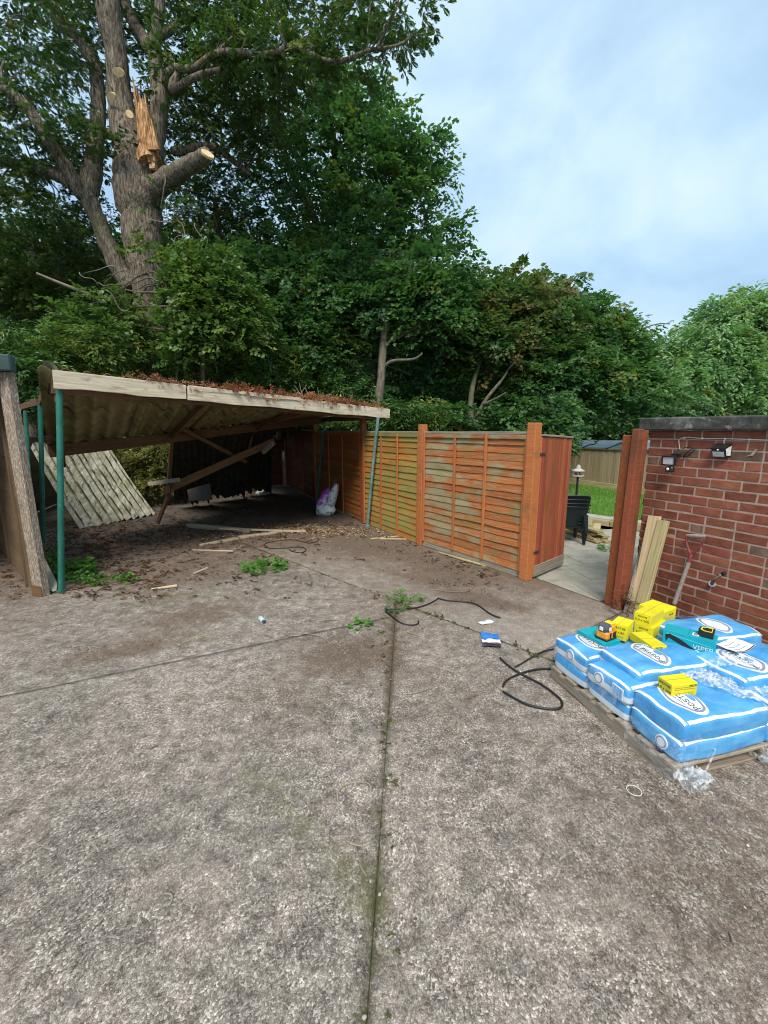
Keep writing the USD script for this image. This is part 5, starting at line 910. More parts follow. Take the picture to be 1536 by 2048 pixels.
# ------------------------------------------------------------------ trees and plants
class_root = None
def leaf_shape(kind, s=1.0):
    "outline points (x along the leaf, y across), fan from the stalk"
    if kind == 'oak': o = [(0, 0), (.12, .05), (.28, .17), (.36, .11), (.52, .27), (.60, .18), (.76, .26), (.84, .15), (1, .04)]
    elif kind == 'maple': o = [(0, 0), (.05, .30), (.22, .22), (.30, .55), (.48, .30), (.66, .42), (.70, .20), (1, .0)]
    elif kind == 'laurel': o = [(0, 0), (.3, .17), (.65, .16), (1, 0)]
    elif kind == 'ivy': o = [(0, 0), (-.05, .30), (.30, .42), (.42, .24), (1, 0)]
    else: o = [(0, 0), (.35, .10), (.72, .19), (1, 0)]
    return np.array(o) * s
def leaves(places, kind, size, fold=.25, seed=0):
    "places: (position, direction, normal, scale)"
    r = np.random.default_rng(seed); o = leaf_shape(kind); vs, fs, n = [], [], 0
    for p, d, nn, s in places:
        d = d / np.linalg.norm(d); y = np.cross(nn, d); y /= np.linalg.norm(y); z = np.cross(d, y); s = s * size
        bend = r.uniform(.0, .35)
        for sg_ in (1, -1):
            q = np.array([p + d * (a * s) + y * (sg_ * b * s) + z * (b * s * fold - bend * a * a * s) for a, b in o])
            k = len(q); vs.append(q); f = [[n, n + i, n + i + 1] for i in range(1, k - 1)]; fs += f if sg_ > 0 else [t[::-1] for t in f]; n += k
    return np.vstack(vs), np.array(fs)
def twig_mesh(kind, n, length, size, seed, spread=1.0, droop=.2):
    r = np.random.default_rng(seed); pl = []; st = []
    main = spline(np.array([(0, 0, 0), (length * .5, r.uniform(-.1, .1) * length, length * .10), (length, r.uniform(-.2, .2) * length, length * (.10 - droop))]), 8)
    st.append(tube(main, np.linspace(.0055, .002, 8), 3, False))
    for i in range(n):
        t = r.uniform(.08, 1) ** .8; b = main[min(7, int(t * 8))]; a = r.uniform(-1, 1) * 1.5
        side = np.array([math.cos(a), math.sin(a), r.uniform(-.25, .35)]); off = r.uniform(.02, .30) * spread * length
        p = b + side * off * np.array([.6, 1, .8]) + [0, 0, r.normal(0, .06) * length]
        d = side * .8 + np.array([.5, 0, r.uniform(-.5, .1)]); nn = np.array([r.normal(0, .45), r.normal(0, .45), 1.0])
        pl.append((p, d, nn, r.uniform(.65, 1.15)))
    return leaves(pl, kind, size, seed=seed), st
LEAFN = 0
def crown(parent, name, proto, mt, pts, dirs, scales, seed=0, kind='stuff'):
    "PointInstancer of leafy twigs under parent"
    global LEAFN
    r = np.random.default_rng(seed); path = numbered(str(parent.GetPath()) if parent is not None else '/World', name)
    pi = UsdGeom.PointInstancer.Define(stage, path); tg = []
    for k, (m_, w_) in enumerate(proto):
        g = usdkit.mesh(stage, f'{path}/leafy_twig' + (f'_{k:03d}' if k else ''), tm(*m_), mt, False); tg.append(g.GetPath())
    pi.CreatePrototypesRel().SetTargets(tg)
    n = len(pts); pi.CreateProtoIndicesAttr(Vt.IntArray.FromNumpy(r.integers(0, len(tg), n).astype(np.int32))); pi.CreatePositionsAttr(Vt.Vec3fArray.FromNumpy(np.asarray(pts, np.float32)))
    pi.CreateScalesAttr(Vt.Vec3fArray.FromNumpy(np.repeat(np.asarray(scales, np.float32)[:, None], 3, 1)))
    q = []
    for i in range(n):
        a, b, c = dirs[i]; m3 = trimesh.transformations.euler_matrix(c, b, a, 'sxyz'); w, x, y, z = trimesh.transformations.quaternion_from_matrix(m3); q.append(Gf.Quath(float(w), float(x), float(y), float(z)))
    pi.CreateOrientationsAttr(Vt.QuathArray(q)); meta(pi.GetPrim(), kind=kind); LEAFN += n
    return pi
def blob_pts(blobs, seed, hollow=.35):
    "blobs: (px, py, Y, radius px, count, squash z, depth factor)"
    r = np.random.default_rng(seed); P, D = [], []
    for b in blobs:
        px, py, Y, rp, n = b[:5]; sq = b[5] if len(b) > 5 else .85; dp = b[6] if len(b) > 6 else .8
        c = V(px, py, Y); rad = rp * Y / FOC
        v = r.normal(size=(n, 3)); v /= np.linalg.norm(v, axis=1, keepdims=True); k = r.uniform(hollow ** 3, 1, n) ** (1 / 3)
        k *= .62 + .76 * meshkit.fbm(v * 2.6 + px * .01, 3)
        p = c + v * k[:, None] * rad * np.array([1, dp, sq]); P.append(p); D.append(v)
    return np.vstack(P), np.vstack(D)
def twig_dirs(P, D, seed, up=.0):
    r = np.random.default_rng(seed); n = len(P); az = np.arctan2(D[:, 1], D[:, 0]) + r.normal(0, .8, n)
    return np.c_[az, r.normal(-.05 - up, .35, n), r.normal(0, .35, n)]
PROTO = {}
def protos(kind, n, length, size, spread=1.0, droop=.2, k=5):
    key = (kind, n, length, size)
    if key not in PROTO: PROTO[key] = [twig_mesh(kind, n, length, size, 11 * j + n, spread, droop) for j in range(k)]
    return PROTO[key]
def limb(pts, n=14, sides=10, seed=0, jit=.02, knots=True):
    "pts: (px, py, Y, radius px) -> tapered tube"
    q = np.array([[*V(a, b, Y), r_ * Y / FOC] for a, b, Y, r_ in pts])
    c = spline(q, n) if len(q) > 2 else np.linspace(q[0], q[-1], n); r = np.random.default_rng(seed)
    rad = np.maximum(c[:, 3], .006); cc = c[:, :3] + r.normal(0, 1, (n, 3)) * rad[:, None] * jit * 2
    m_ = tube(cc, rad * (1 + r.normal(0, .03, n)), sides); v = np.array(m_.vertices); v += (meshkit.fbm(v * 5 + seed, 3) - .5)[:, None] * np.minimum(rad.mean() * .35, .08) * (v - np.repeat(np.vstack([cc, cc[:1], cc[-1:]]), [sides] * n + [1, 1], 0)) / max(rad.mean(), .01)
    return tm(v, m_.faces)
def wander(a, b, r0, r1, seed, n=9, am=.12):
    r = np.random.default_rng(seed); t = np.linspace(0, 1, n)[:, None]; d = np.linalg.norm(b - a); off = np.cumsum(r.normal(0, 1, (n, 3)), 0) * d * am / n ** .5 * np.sin(t * np.pi) ** .5
    return tube(a + (b - a) * t + off + np.array([0, 0, 1]) * np.sin(t * np.pi) * d * .06, np.linspace(r0, r1, n), 5)
def twiggery(parent, base_pts, P, n, seed, mt, r0=.03):
    "thin branches reaching from the limbs into the crown"
    r = np.random.default_rng(seed); ms = []
    for i in r.choice(len(P), n, replace=False):
        b = base_pts[np.argmin(np.linalg.norm(base_pts - P[i], axis=1) + r.uniform(0, .8, len(base_pts)))]; d = np.linalg.norm(P[i] - b)
        if d < .25 or d > 6: continue
        ms.append(wander(b, P[i], min(r0, .012 + .008 * d), .004, seed + int(i)))
    if ms: part(parent, 'branches', cat_(ms), mt, True, kind='stuff')

# --- the big oak behind the carport
OY = 12.0
oak = thing('oak_tree', 'huge old oak with a torn orange limb stub and pale pruning cuts, behind the carport', 'tree')
L = lambda *p: [(a, b, OY + c, r_) for a, b, c, r_ in p]
limbs = [
    L((303, 800, 0, 28), (303, 700, 0, 25), (298, 600, 0, 27), (290, 520, 0, 31), (283, 440, 0, 36), (277, 370, 0, 40), (268, 310, 0, 33), (250, 250, 0, 25), (241, 190, 0, 20), (233, 120, -.1, 17.5), (222, 50, -.2, 18), (210, -40, -.3, 17), (200, -160, -.5, 16), (190, -300, -.8, 10)),
    L((288, 400, 0, 30), (304, 330, -.1, 22), (314, 270, -.1, 15.5), (319, 210, 0, 14), (316, 160, 0, 13), (309, 110, 0, 10.5), (314, 60, .1, 9.5), (321, 0, .1, 8), (326, -90, .2, 8), (340, -200, .3, 5)),
    L((322, 185, 0, 10), (334, 155, -.1, 8), (350, 138, -.3, 6.8), (372, 138, -.5, 6), (392, 135, -.7, 6), (418, 116, -.9, 5.6), (450, 104, -1.1, 5.2), (500, 108, -1.3, 5), (550, 106, -1.5, 4.8), (596, 94, -1.7, 4.6), (622, 108, -1.8, 4.2), (660, 122, -2, 3.8), (700, 118, -2.2, 4), (735, 102, -2.4, 3), (790, 92, -2.6, 2), (830, 66, -2.8, 1)),
    L((318, 72, .1, 8), (340, 60, .3, 6.5), (356, 45, .5, 6), (372, 35, .8, 5), (420, 38, 1.2, 4.5), (470, 60, 1.4, 3.5), (530, 92, 1.6, 2)),
    L((300, 100, .2, 10), (288, 78, .5, 10), (268, 48, .8, 9), (250, 10, 1.2, 8), (235, -60, 1.6, 6)),
    L((268, 575, 0, 18), (240, 540, -.1, 16), (212, 480, -.2, 14.5), (190, 425, -.2, 14.5), (168, 385, -.3, 14), (158, 372, -.3, 13)),
    L((172, 400, -.25, 15), (182, 350, -.1, 17), (190, 300, .1, 14), (196, 240, .3, 12), (196, 190, .4, 11), (188, 130, .6, 11), (160, 80, .8, 10), (128, 48, .9, 9.5), (95, 10, 1, 10), (50, -60, 1.2, 8)),
    L((166, 392, -.3, 12.5), (142, 350, -.5, 11.5), (118, 310, -.6, 10.5), (94, 275, -.8, 9.8), (70, 235, -.9, 9.5), (38, 200, -1.0, 10), (4, 178, -1.2, 9), (-50, 150, -1.5, 8)),
    L((150, 372, -.3, 11), (118, 352, -.2, 10), (80, 342, 0, 9), (40, 332, .2, 8), (-20, 320, .4, 7)),
    L((302, 385, -.1, 21), (330, 362, -.4, 18), (356, 345, -.7, 15.5), (380, 330, -1, 14), (398, 319, -1.2, 12.5), (414, 309, -1.4, 11.5)),
    L((345, 302, .2, 7), (380, 298, .3, 6.5), (412, 292, .5, 6.5), (432, 296, .6, 6.5), (455, 312, .8, 5.5), (482, 335, 1, 4.5), (502, 350, 1.1, 3)),
    L((232, 270, .3, 9), (205, 262, .6, 8), (165, 244, .9, 7.5), (140, 243, 1, 7)),
    L((360, 140, -.3, 6), (345, 180, -.5, 6.5), (366, 168, -.8, 6), (400, 150, -1, 5), (440, 140, -1.2, 4)),
    L((330, 165, 0, 6), (380, 138, .5, 5), (430, 138, 1, 5.5), (470, 128, 1.4, 4), (560, 150, 1.8, 3), (640, 175, 2, 1.5)),
]
lm = [limb(p, max(14, 4 * len(p)), 14 if i < 2 else 10, i) for i, p in enumerate(limbs)]
fl_ = np.array(lm[0].vertices)
part(oak, 'trunk', lm[0], m_bark, True)
for m_ in lm[1:]: part(oak, 'limb', m_, m_bark, True)
# torn limb: splintered upright shell of bark and heartwood
rs = np.random.default_rng(5)
def splinter(seed):
    base = V(297, 312, OY - .42); out = []
    r = np.random.default_rng(seed)
    for k in range(30):
        a = r.uniform(0, 6.28); rr = r.uniform(.04, .21); h = r.uniform(.75, 1.25) + .3 * (math.cos(a) < -.5)
        b = base + np.array([math.cos(a) * rr, math.sin(a) * rr * .6, r.uniform(-.32, .15)]); t = b + np.array([-.055 * h + r.normal(0, .02), r.normal(0, .02), h]); mid = (b + t) / 2 + np.array([.02, 0, 0])
        out.append(tube([b, mid, t], [r.uniform(.04, .07), r.uniform(.04, .06), .012], 5))
    out.append(limb(L((300, 325, -.35, 22), (295, 285, -.42, 16), (290, 245, -.45, 13), (287, 212, -.45, 9)), 12, 9, 3))
    for k in range(5): out.append(tube([V(300 + 4 * k, 300, OY - .58), V(296 + 4 * k, 285, OY - .6), V(290 + 3 * k, 262 - 6 * k, OY - .56)], [.05, .045, .01], 5))
    return cat_(out)
part(oak, 'torn_limb', splinter(4), m_heart, 30, label='splintered bare orange stub of the torn limb')
def cut_disc(px, py, Y, rp, nrm, tw=1.0):
    c = V(px, py, Y); r_ = rp * Y / FOC; d = trimesh.creation.cylinder(1.0, .05, sections=20); d.apply_scale((r_, r_ * tw, 1)); part(oak, 'pruning_cut', d, m_cut, m=frame(c, np.cross([0, .3, 1.0], nrm), z=np.array(nrm, float) / np.linalg.norm(nrm)), label=None)
cut_disc(415, 309, OY - 1.46, 11, (.55, -.62, .55), .8); cut_disc(237, 144, OY - .42, 9.5, (.1, -.8, -.55), .62); cut_disc(223, 193, OY - .42, 9, (-.2, -.75, -.6), .6); cut_disc(259, 229, OY - .45, 6, (.5, -.8, -.1)); cut_disc(140, 243, OY + .85, 6.5, (-.2, -.95, 0))
oak_blobs = [(455, 96, 10.7, 34, 90), (560, 98, 10.3, 34, 80), (350, 150, 11.4, 28, 60), (640, 112, 10, 26, 40), (40, 60, 11.5, 95, 360), (130, 20, 13, 95, 330), (60, 230, 11, 80, 210), (-40, 150, 11.5, 80, 200), (240, -50, 13, 110, 330), (360, 20, 13.5, 80, 290), (370, 110, 13.6, 70, 230), (450, 60, 12, 75, 300), (430, 190, 13, 75, 300), (520, 130, 11.5, 70, 260), (520, 20, 12, 70, 240), (600, 60, 10.8, 60, 190), (600, 150, 11, 55, 180), (660, 20, 10.6, 55, 170), (690, 120, 10.2, 45, 110), (720, 40, 10, 48, 120), (740, 130, 9.9, 34, 60), (790, 40, 9.7, 38, 70), (800, 90, 9.6, 26, 34), (830, 15, 9.5, 26, 34), (815, 65, 9.5, 20, 20), (160, 150, 13.4, 60, 110), (120, 270, 12.8, 60, 130), (150, 310, 13, 50, 110), (40, 300, 11.5, 70, 210), (0, 400, 11.5, 80, 260), (100, 420, 12.8, 70, 240), (230, 60, 13.5, 60, 110), (280, 170, 13.4, 50, 90), (360, 240, 13, 60, 220), (440, 270, 12.8, 70, 300), (520, 220, 12.4, 70, 300), (205, 290, 11.6, 40, 110), (330, 430, 11.4, 45, 60), (620, -60, 11, 120, 260), (420, -90, 12, 130, 300), (60, -90, 12, 140, 300), (770, -50, 10, 80, 150)]
oak_blobs = [(a, b, Y, r_, int(n * (.50 if Y < 12.3 else .62) * (.8 if a > 560 else 1) * (.66 if a > 230 and b < 285 else .85))) for a, b, Y, r_, n in oak_blobs]
P, D = blob_pts(oak_blobs, 1); lp_ = np.vstack([np.array(m_.vertices)[::5] for m_ in lm[1:]])
crown(oak, 'crown', protos('oak', 15, .42, .125, .72), m_oakleaf, P, twig_dirs(P, D, 1), R.uniform(.8, 1.25, len(P)), 1)
twiggery(oak, lp_, P, 170, 2, m_bark, .035)
# sprouts and moss on the oak's trunk, dead sprays in front of it
def spray(n, seed, area, Yr):
    r = np.random.default_rng(seed); ms = []
    for k in range(n):
        x, y = r.uniform(area[0], area[2]), r.uniform(area[1], area[3]); Y = r.uniform(*Yr); a = V(x, y, Y); an = r.uniform(0, 6.28); ln = r.uniform(.4, 1.1)
        p = [a]; 
        for j in range(5): an += r.normal(0, .5); p.append(p[-1] + np.array([math.cos(an), r.normal(0, .2), math.sin(an) * .8 - .15]) * ln / 5)
        ms.append(tube(spline(p, 10), np.linspace(.010, .003, 10), 4))
    return cat_(ms)
part(oak, 'dead_twigs', spray(30, 6, (130, 430, 420, 700), (10.6, 11.4)), m_twig, True, kind='stuff')
part(oak, 'dead_branch', tube(spline([V(72, 546, 10.6), V(110, 562, 10.8), V(150, 578, 11), V(180, 590, 11.2)], 10), np.linspace(.025, .045, 10), 6), m_twig, True)
# --- other trees: (name, label, leaf material, prototype, blobs, trunk limbs)
SYC = lambda: protos('maple', 19, .50, .115, 1.15)
def tree(label, mt, pr, blobs, tl, seed, ntw=60, bark=m_bark2, name='tree', cat='tree', group=None, sc=(.65, 1.3), hollow=.35, up=0.0):
    t = thing(name, label, cat, group=group); blobs = [(*b_[:4], int(b_[4] * .82), *b_[5:]) for b_ in blobs]; P, D = blob_pts(blobs, seed, hollow); ms = [limb(p, 14, 8, seed + i) for i, p in enumerate(tl)]
    if ms:
        part(t, 'trunk', ms[0], bark, True)
        for m_ in ms[1:]: part(t, 'limb', m_, bark, True)
        if ntw: twiggery(t, np.vstack([np.array(m_.vertices)[::3] for m_ in ms]), P, ntw, seed, bark)
    crown(t, 'crown', pr, mt, P, twig_dirs(P, D, seed, up), np.random.default_rng(seed).uniform(*sc, len(P)), seed)
    return t
tree('tall leafy sycamore right of the oak, reaching highest against the sky', m_sycleaf, SYC(), [(640, 270, 15, 95, 160), (560, 330, 15.5, 100, 170), (720, 260, 14.6, 80, 130), (711, 200, 14.4, 45, 60), (700, 360, 14.5, 110, 341), (766, 340, 14.3, 80, 198), (826, 330, 14.1, 48, 66), (871, 300, 14, 26, 18), (846, 380, 14, 40, 44), (876, 375, 13.9, 20, 12), (778, 450, 14.2, 90, 236), (620, 450, 15, 110, 308), (848, 480, 14.1, 55, 82), (898, 480, 14, 32, 27), (923, 520, 14, 22, 14), (720, 520, 14.6, 90, 209), (600, 200, 15.6, 65, 80), (660, 190, 15, 45, 50), (806, 290, 14, 30, 27), (736, 240, 14.3, 35, 38)],
     [[(690, 900, 15, 18), (700, 700, 15, 15), (690, 500, 15, 12), (670, 300, 15, 7), (650, 200, 15, 3)], [(700, 640, 15, 9), (760, 480, 14.6, 7), (830, 370, 14.3, 4), (880, 320, 14.1, 2)], [(695, 560, 15, 8), (620, 420, 15.2, 6), (570, 320, 15.5, 3)], [(720, 590, 14.7, 5), (800, 520, 14.3, 4), (890, 480, 14, 2)]], 21, 130, up=.1)
tree('slender young tree with a pale stem just behind the right end of the carport', m_sycleaf, SYC(), [(800, 620, 12.6, 70, 260), (740, 600, 13, 70, 260), (860, 640, 12.4, 60, 230), (700, 640, 12.8, 60, 220), (820, 560, 12.8, 60, 180), (880, 580, 12.6, 50, 150), (680, 560, 13.4, 70, 230)],
     [[(757, 870, 12, 9), (758, 800, 12, 8), (765, 720, 12, 7), (770, 650, 12.2, 6), (776, 560, 12.5, 4), (780, 500, 12.6, 2)], [(768, 735, 12, 3.5), (785, 722, 11.9, 3), (815, 720, 11.7, 2.6), (845, 706, 11.5, 2)], [(772, 690, 12, 3), (790, 676, 12, 2.4), (812, 668, 12, 1.8)], [(766, 640, 12, 3), (740, 600, 12.3, 2), (720, 570, 12.5, 1)]], 22, 60)
tree('small two stemmed tree with reddish winged seeds above the sunlit fence panel', m_seedleaf, SYC(), [(980, 640, 14.2, 75, 330), (1040, 620, 14.2, 60, 250), (1060, 680, 13.8, 70, 300), (960, 570, 14.2, 34, 70), (1000, 700, 13.4, 70, 260), (1090, 600, 14.4, 34, 80), (930, 690, 13.6, 60, 230), (920, 620, 14, 55, 200), (1110, 650, 14, 50, 180), (1030, 585, 14.4, 30, 60)],
     [[(940, 880, 12.8, 7), (941, 830, 12.8, 6), (944, 780, 12.9, 5), (958, 730, 13.2, 4), (970, 670, 13.6, 3)], [(944, 876, 12.8, 5), (955, 830, 12.7, 4), (975, 795, 12.6, 3.4), (1002, 762, 12.6, 2.6), (1015, 740, 12.8, 2)], [(966, 808, 12.6, 2.6), (990, 798, 12.4, 2.2), (1012, 785, 12.2, 1.6)], [(930, 880, 13, 3), (920, 850, 13, 2.6), (905, 830, 13.1, 2)]], 23, 60)
tree('bushy green tree with a long thin shoot left of the rounded chestnut', m_sycleaf, SYC(), [(1160, 690, 15, 75, 360), (1220, 700, 15, 65, 320), (1150, 620, 15.2, 34, 80), (1200, 650, 15, 40, 110), (1250, 705, 15, 32, 80), (1262, 755, 14.8, 48, 190), (1180, 770, 14.2, 75, 330), (1100, 750, 14, 75, 330), (1060, 790, 13.6, 70, 280), (1230, 800, 14.2, 70, 300), (1295, 790, 14.8, 50, 190), (1155, 605, 15.2, 16, 16), (1250, 660, 15, 18, 20)],
     [[(1150, 900, 14.6, 8), (1152, 800, 14.6, 7), (1160, 720, 14.8, 4), (1155, 600, 15, 1.5)], [(1155, 780, 14.7, 4), (1210, 700, 15, 3), (1262, 672, 15, 2), (1300, 652, 15, 1.2), (1340, 648, 15, .8)]], 24, 60)
t_ = stage.GetPrimAtPath('/World/tree_003'); Ps = np.array([V(a, b, 15) for a, b in ((1270, 668), (1282, 660), (1295, 640), (1288, 648), (1308, 655), (1318, 651), (1330, 650), (1292, 632))]); crown(t_, 'shoot_leaves', SYC()[:2], m_sycleaf, Ps, twig_dirs(Ps, np.ones_like(Ps), 3), np.full(len(Ps), .42), 3)
tree('great rounded pale green chestnut rising behind the brick outbuilding', m_hornleaf, protos('lance', 20, .62, .24, .8, .55), [(1500, 690, 23, 105, 900, .95), (1420, 720, 22.5, 85, 640), (1560, 680, 23, 110, 700), (1440, 780, 22, 90, 560), (1360, 770, 21.5, 62, 380), (1345, 748, 22, 36, 130), (1520, 790, 22, 90, 500), (1640, 690, 23, 120, 400), (1392, 705, 22.6, 36, 120), (1470, 640, 23, 55, 240), (1530, 610, 23.2, 45, 170)],
     [[(1480, 880, 23, 14), (1480, 780, 23, 11), (1485, 680, 23, 6)]], 25, 0, sc=(.9, 1.35), hollow=.7, up=-.25)
tree('dense dark trees filling the wood left of the oak', m_oakleaf, protos('oak', 15, .42, .125, .72), [(40, 480, 15, 110, 620), (110, 560, 14.4, 110, 640), (20, 620, 13.6, 100, 560), (200, 640, 14, 80, 420), (-40, 540, 14, 110, 480), (210, 480, 15, 70, 200), (380, 400, 15.5, 80, 230), (440, 470, 15, 90, 330), (350, 330, 15.6, 50, 90), (480, 390, 15.5, 80, 240)],
     [[(60, 900, 14.6, 14), (70, 700, 14.6, 12), (60, 450, 14.8, 7)], [(420, 800, 15, 9), (440, 600, 15, 7), (430, 400, 15.2, 4)]], 26, 60, bark=m_bark)
tree('shaded understorey trees between the oak and the slender young tree', m_sycleaf, SYC(), [(480, 580, 13.6, 85, 420), (560, 560, 14, 90, 460), (620, 620, 13.2, 85, 420), (540, 660, 13.4, 80, 380), (640, 700, 13, 70, 300), (440, 620, 13, 70, 320), (880, 740, 14.4, 80, 330), (950, 760, 15, 90, 330), (820, 760, 14.2, 70, 280)],
     [[(560, 880, 14, 8), (565, 720, 14, 6.5), (555, 560, 14, 4)], [(590, 880, 13.6, 6), (600, 700, 13.6, 5), (630, 560, 13.6, 3)], [(520, 880, 14, 6), (510, 700, 14, 5), (490, 560, 14, 3)]], 27, 70)
tree('light green field maple bush draping in front of the oak trunk', m_lightleaf, protos('maple', 14, .40, .105, 1.0), [(395, 540, 11, 46, 150), (430, 605, 10.9, 62, 240), (392, 590, 11, 48, 150), (412, 655, 10.8, 66, 250), (465, 670, 10.8, 55, 210), (225, 660, 10.9, 42, 110), (195, 620, 11, 40, 60), (380, 710, 10.9, 40, 90), (480, 620, 11, 45, 180), (352, 520, 11.2, 28, 40), (160, 640, 11, 40, 80), (430, 540, 11, 40, 100), (250, 600, 11.1, 24, 18), (290, 640, 11.1, 22, 12), (300, 500, 11.2, 20, 10)],
     [[(400, 900, 11.2, 5), (405, 720, 11.1, 4), (395, 560, 11, 2)], [(350, 880, 11.1, 3), (350, 700, 11, 2.4), (330, 560, 11, 1.4)]], 28, 70, sc=(.7, 1.1))
for i, (lab, bl, mt_, pr_) in enumerate((
    ('pale leaved shrub behind the left corner of the carport roof', [(140, 700, 10.6, 50, 190), (200, 690, 10.6, 50, 190), (100, 720, 10.4, 40, 130), (240, 712, 10.8, 36, 90)], m_lightleaf, protos('laurel', 16, .38, .115)),
    ('dark evergreen shrub behind the left post of the garage', [(40, 700, 9.8, 60, 260), (60, 760, 9.4, 60, 260), (20, 800, 9.4, 60, 240), (120, 780, 10.4, 60, 240)], m_laurel, protos('laurel', 16, .38, .115)),
    ('evergreen laurel hedge behind the stonecrop on the carport roof', [(330, 720, 11.6, 60, 260), (400, 715, 11.8, 60, 280), (470, 720, 12, 60, 280), (540, 730, 12.2, 55, 260), (610, 745, 12.6, 55, 240), (670, 760, 12.8, 55, 220), (440, 680, 12.4, 50, 190)], m_laurel, protos('laurel', 16, .38, .115)),
    ('leafy bramble and laurel growing over the fence beneath the carport roof end', [(600, 848, 12.6, 26, 90), (650, 846, 12.2, 26, 110), (700, 846, 11.6, 24, 110), (735, 842, 11, 20, 70), (770, 838, 11, 34, 150), (810, 830, 11.2, 34, 150), (850, 826, 11.6, 34, 140), (700, 800, 12.4, 50, 200)], m_laurel, protos('laurel', 16, .38, .115)),
    ('loose green shrub over the orange fence left of the gate', [(890, 835, 12.4, 30, 60), (980, 845, 12.8, 26, 50), (1030, 840, 12.6, 40, 110), (1090, 830, 12.6, 44, 190), (1110, 870, 12, 30, 110), (1080, 900, 11.5, 26, 90)], m_sycleaf, SYC()),
    ('dark shrubs behind the pale garden fence and the white roof', [(1150, 840, 19, 40, 210), (1200, 850, 19, 36, 210), (1250, 850, 19, 36, 210), (1300, 840, 19, 44, 240), (1360, 830, 19, 44, 240), (1230, 820, 20, 44, 210)], m_sycleaf, SYC()),
    ('dry yellowing ivy bush hanging behind the fallen cement sheets', [(262, 900, 10.6, 36, 240), (300, 920, 10.4, 40, 280), (330, 900, 10.6, 30, 170), (290, 970, 10.2, 36, 230), (330, 960, 10.4, 32, 190), (250, 950, 10.6, 26, 120)], m_ivy, protos('ivy', 16, .26, .06)))):
    tree(lab, mt_, pr_, bl, [], 40 + i, 0, name='shrub', cat='shrub', sc=(.7, 1.15))
# far wood closing the view behind everything
wood_b = [(x, y, 24 + (i % 3), 95, 330) for i, (x, y) in enumerate([(x, y) for y in (820, 740, 660, 580) for x in range(-60, 1240, 95) if not (x > 760 and y < 660) and not (x > 1150 and y < 730)])]
P, D = blob_pts(wood_b, 60); fw = crown(None, 'far_wood', protos('maple', 16, .9, .30, 1.1), m_oakleaf, P, twig_dirs(P, D, 60), R.uniform(.9, 1.3, len(P)), 60)
meta(fw.GetPrim(), 'dark wood closing the view behind the nearer trees', 'wood', kind='stuff')
# --- small plants
def tuft(name, label, cat, c, rad, n, pr, mt, seed, zr=(.01, .12), sc=(.5, 1.0), group=None, ell=(1, 1)):
    r = np.random.default_rng(seed); a = r.uniform(0, 6.28, n); q = r.uniform(0, 1, n) ** .6; P = np.c_[c[0] + np.cos(a) * q * rad * ell[0], c[1] + np.sin(a) * q * rad * ell[1], c[2] + zr[0] + (zr[1] - zr[0]) * r.random(n) * (1 - q * .7)]
    t = thing(name, label, cat, group=group); crown(t, 'foliage', pr, mt, P, np.c_[a, r.normal(-.3, .3, n), r.normal(0, .3, n)], r.uniform(*sc, n), seed); return t
HERB = protos('laurel', 12, .10, .045, 1.2, .0); CRESS = protos('maple', 12, .09, .040, 1.2, -.1); BLADE = protos('lance', 10, .10, .07, .6, .0)
tuft('weed', 'spreading bright green weed clump in the middle of the yard before the cable loop', 'weed', G(525, 1140), .20, 90, CRESS, m_weed, 70, (.005, .10), ell=(1.15, 1)); tuft('weed', 'low bright green weeds at the foot of the left green pole', 'weed', G(148, 1150), .19, 120, CRESS, m_weed, 71, (.01, .22)); tuft('weed', 'trailing weeds spreading right of the left green pole', 'weed', G(205, 1163), .24, 55, CRESS, m_weed, 72, (.0, .06), ell=(1.4, .5))
tuft('weed', 'upright broad leaved weed seedling at the black cable bend', 'weed', G(793, 1198), .045, 12, HERB, m_weed, 73, (.01, .07), (.5, .85)); tuft('weed', 'second broad leaved weed right of the upright seedling', 'weed', G(825, 1202), .06, 12, HERB, m_weed, 74, (.01, .05), (.5, .85)); tuft('weed', 'flat grey green weed under the two broad leaved ones', 'weed', G(790, 1216), .08, 12, HERB, m_laurel, 75, (.0, .04), (.6, 1)); tuft('weed', 'tiny green weed alone on the yard below the small stone', 'weed', G(720, 1253), .05, 16, CRESS, m_weed, 76, (.0, .03), (.4, .8))
tuft('weed', 'little green weed in the paving crack by the decking pile', 'weed', G(1216, 1100), .07, 16, BLADE, m_weed, 77, (.0, .04), (.5, .9)); tuft('weed', 'small yellow weed growing at the foot of the dark fence near the bag', 'weed', G(716, 1036), .06, 18, CRESS, m_weed, 78, (.0, .08), (.5, .9))
tuft('creeper', 'dark dead creeper climbing the foot of the gate jamb', 'creeper', G(1238, 1224) + [0, -.03, .05], .06, 50, protos('ivy', 16, .26, .06), m_litter, 79, (.0, .26), (.12, .3)); tuft('creeper', 'bindweed growing beside the board offcut at the garage post', 'creeper', G(104, 1140), .10, 60, CRESS, m_weed, 80, (.0, .3), (.6, 1))
def scatter(name, label, cat, P, pr, mt, seed, sc, flat=.25, kind='stuff'):
    r = np.random.default_rng(seed); pi = crown(None, name, pr, mt, P, np.c_[r.uniform(0, 6.28, len(P)), r.normal(0, flat, len(P)), r.normal(0, flat, len(P))], r.uniform(*sc, len(P)), seed); meta(pi.GetPrim(), label, cat, kind=kind)
def single(kind, n, size, seed):
    r = np.random.default_rng(seed); pl = [(np.array([r.normal(0, .04), r.normal(0, .04), .006 + r.random() * .012]), np.array([math.cos(a), math.sin(a), r.normal(0, .25)]), np.array([r.normal(0, .3), r.normal(0, .3), 1]), r.uniform(.5, 1.1)) for a in r.uniform(0, 6.28, n)]
    return leaves(pl, kind, size, .3, seed), None
dense = lambda p: np.clip(zone(p)[:, 0] - .2, 0, 1)
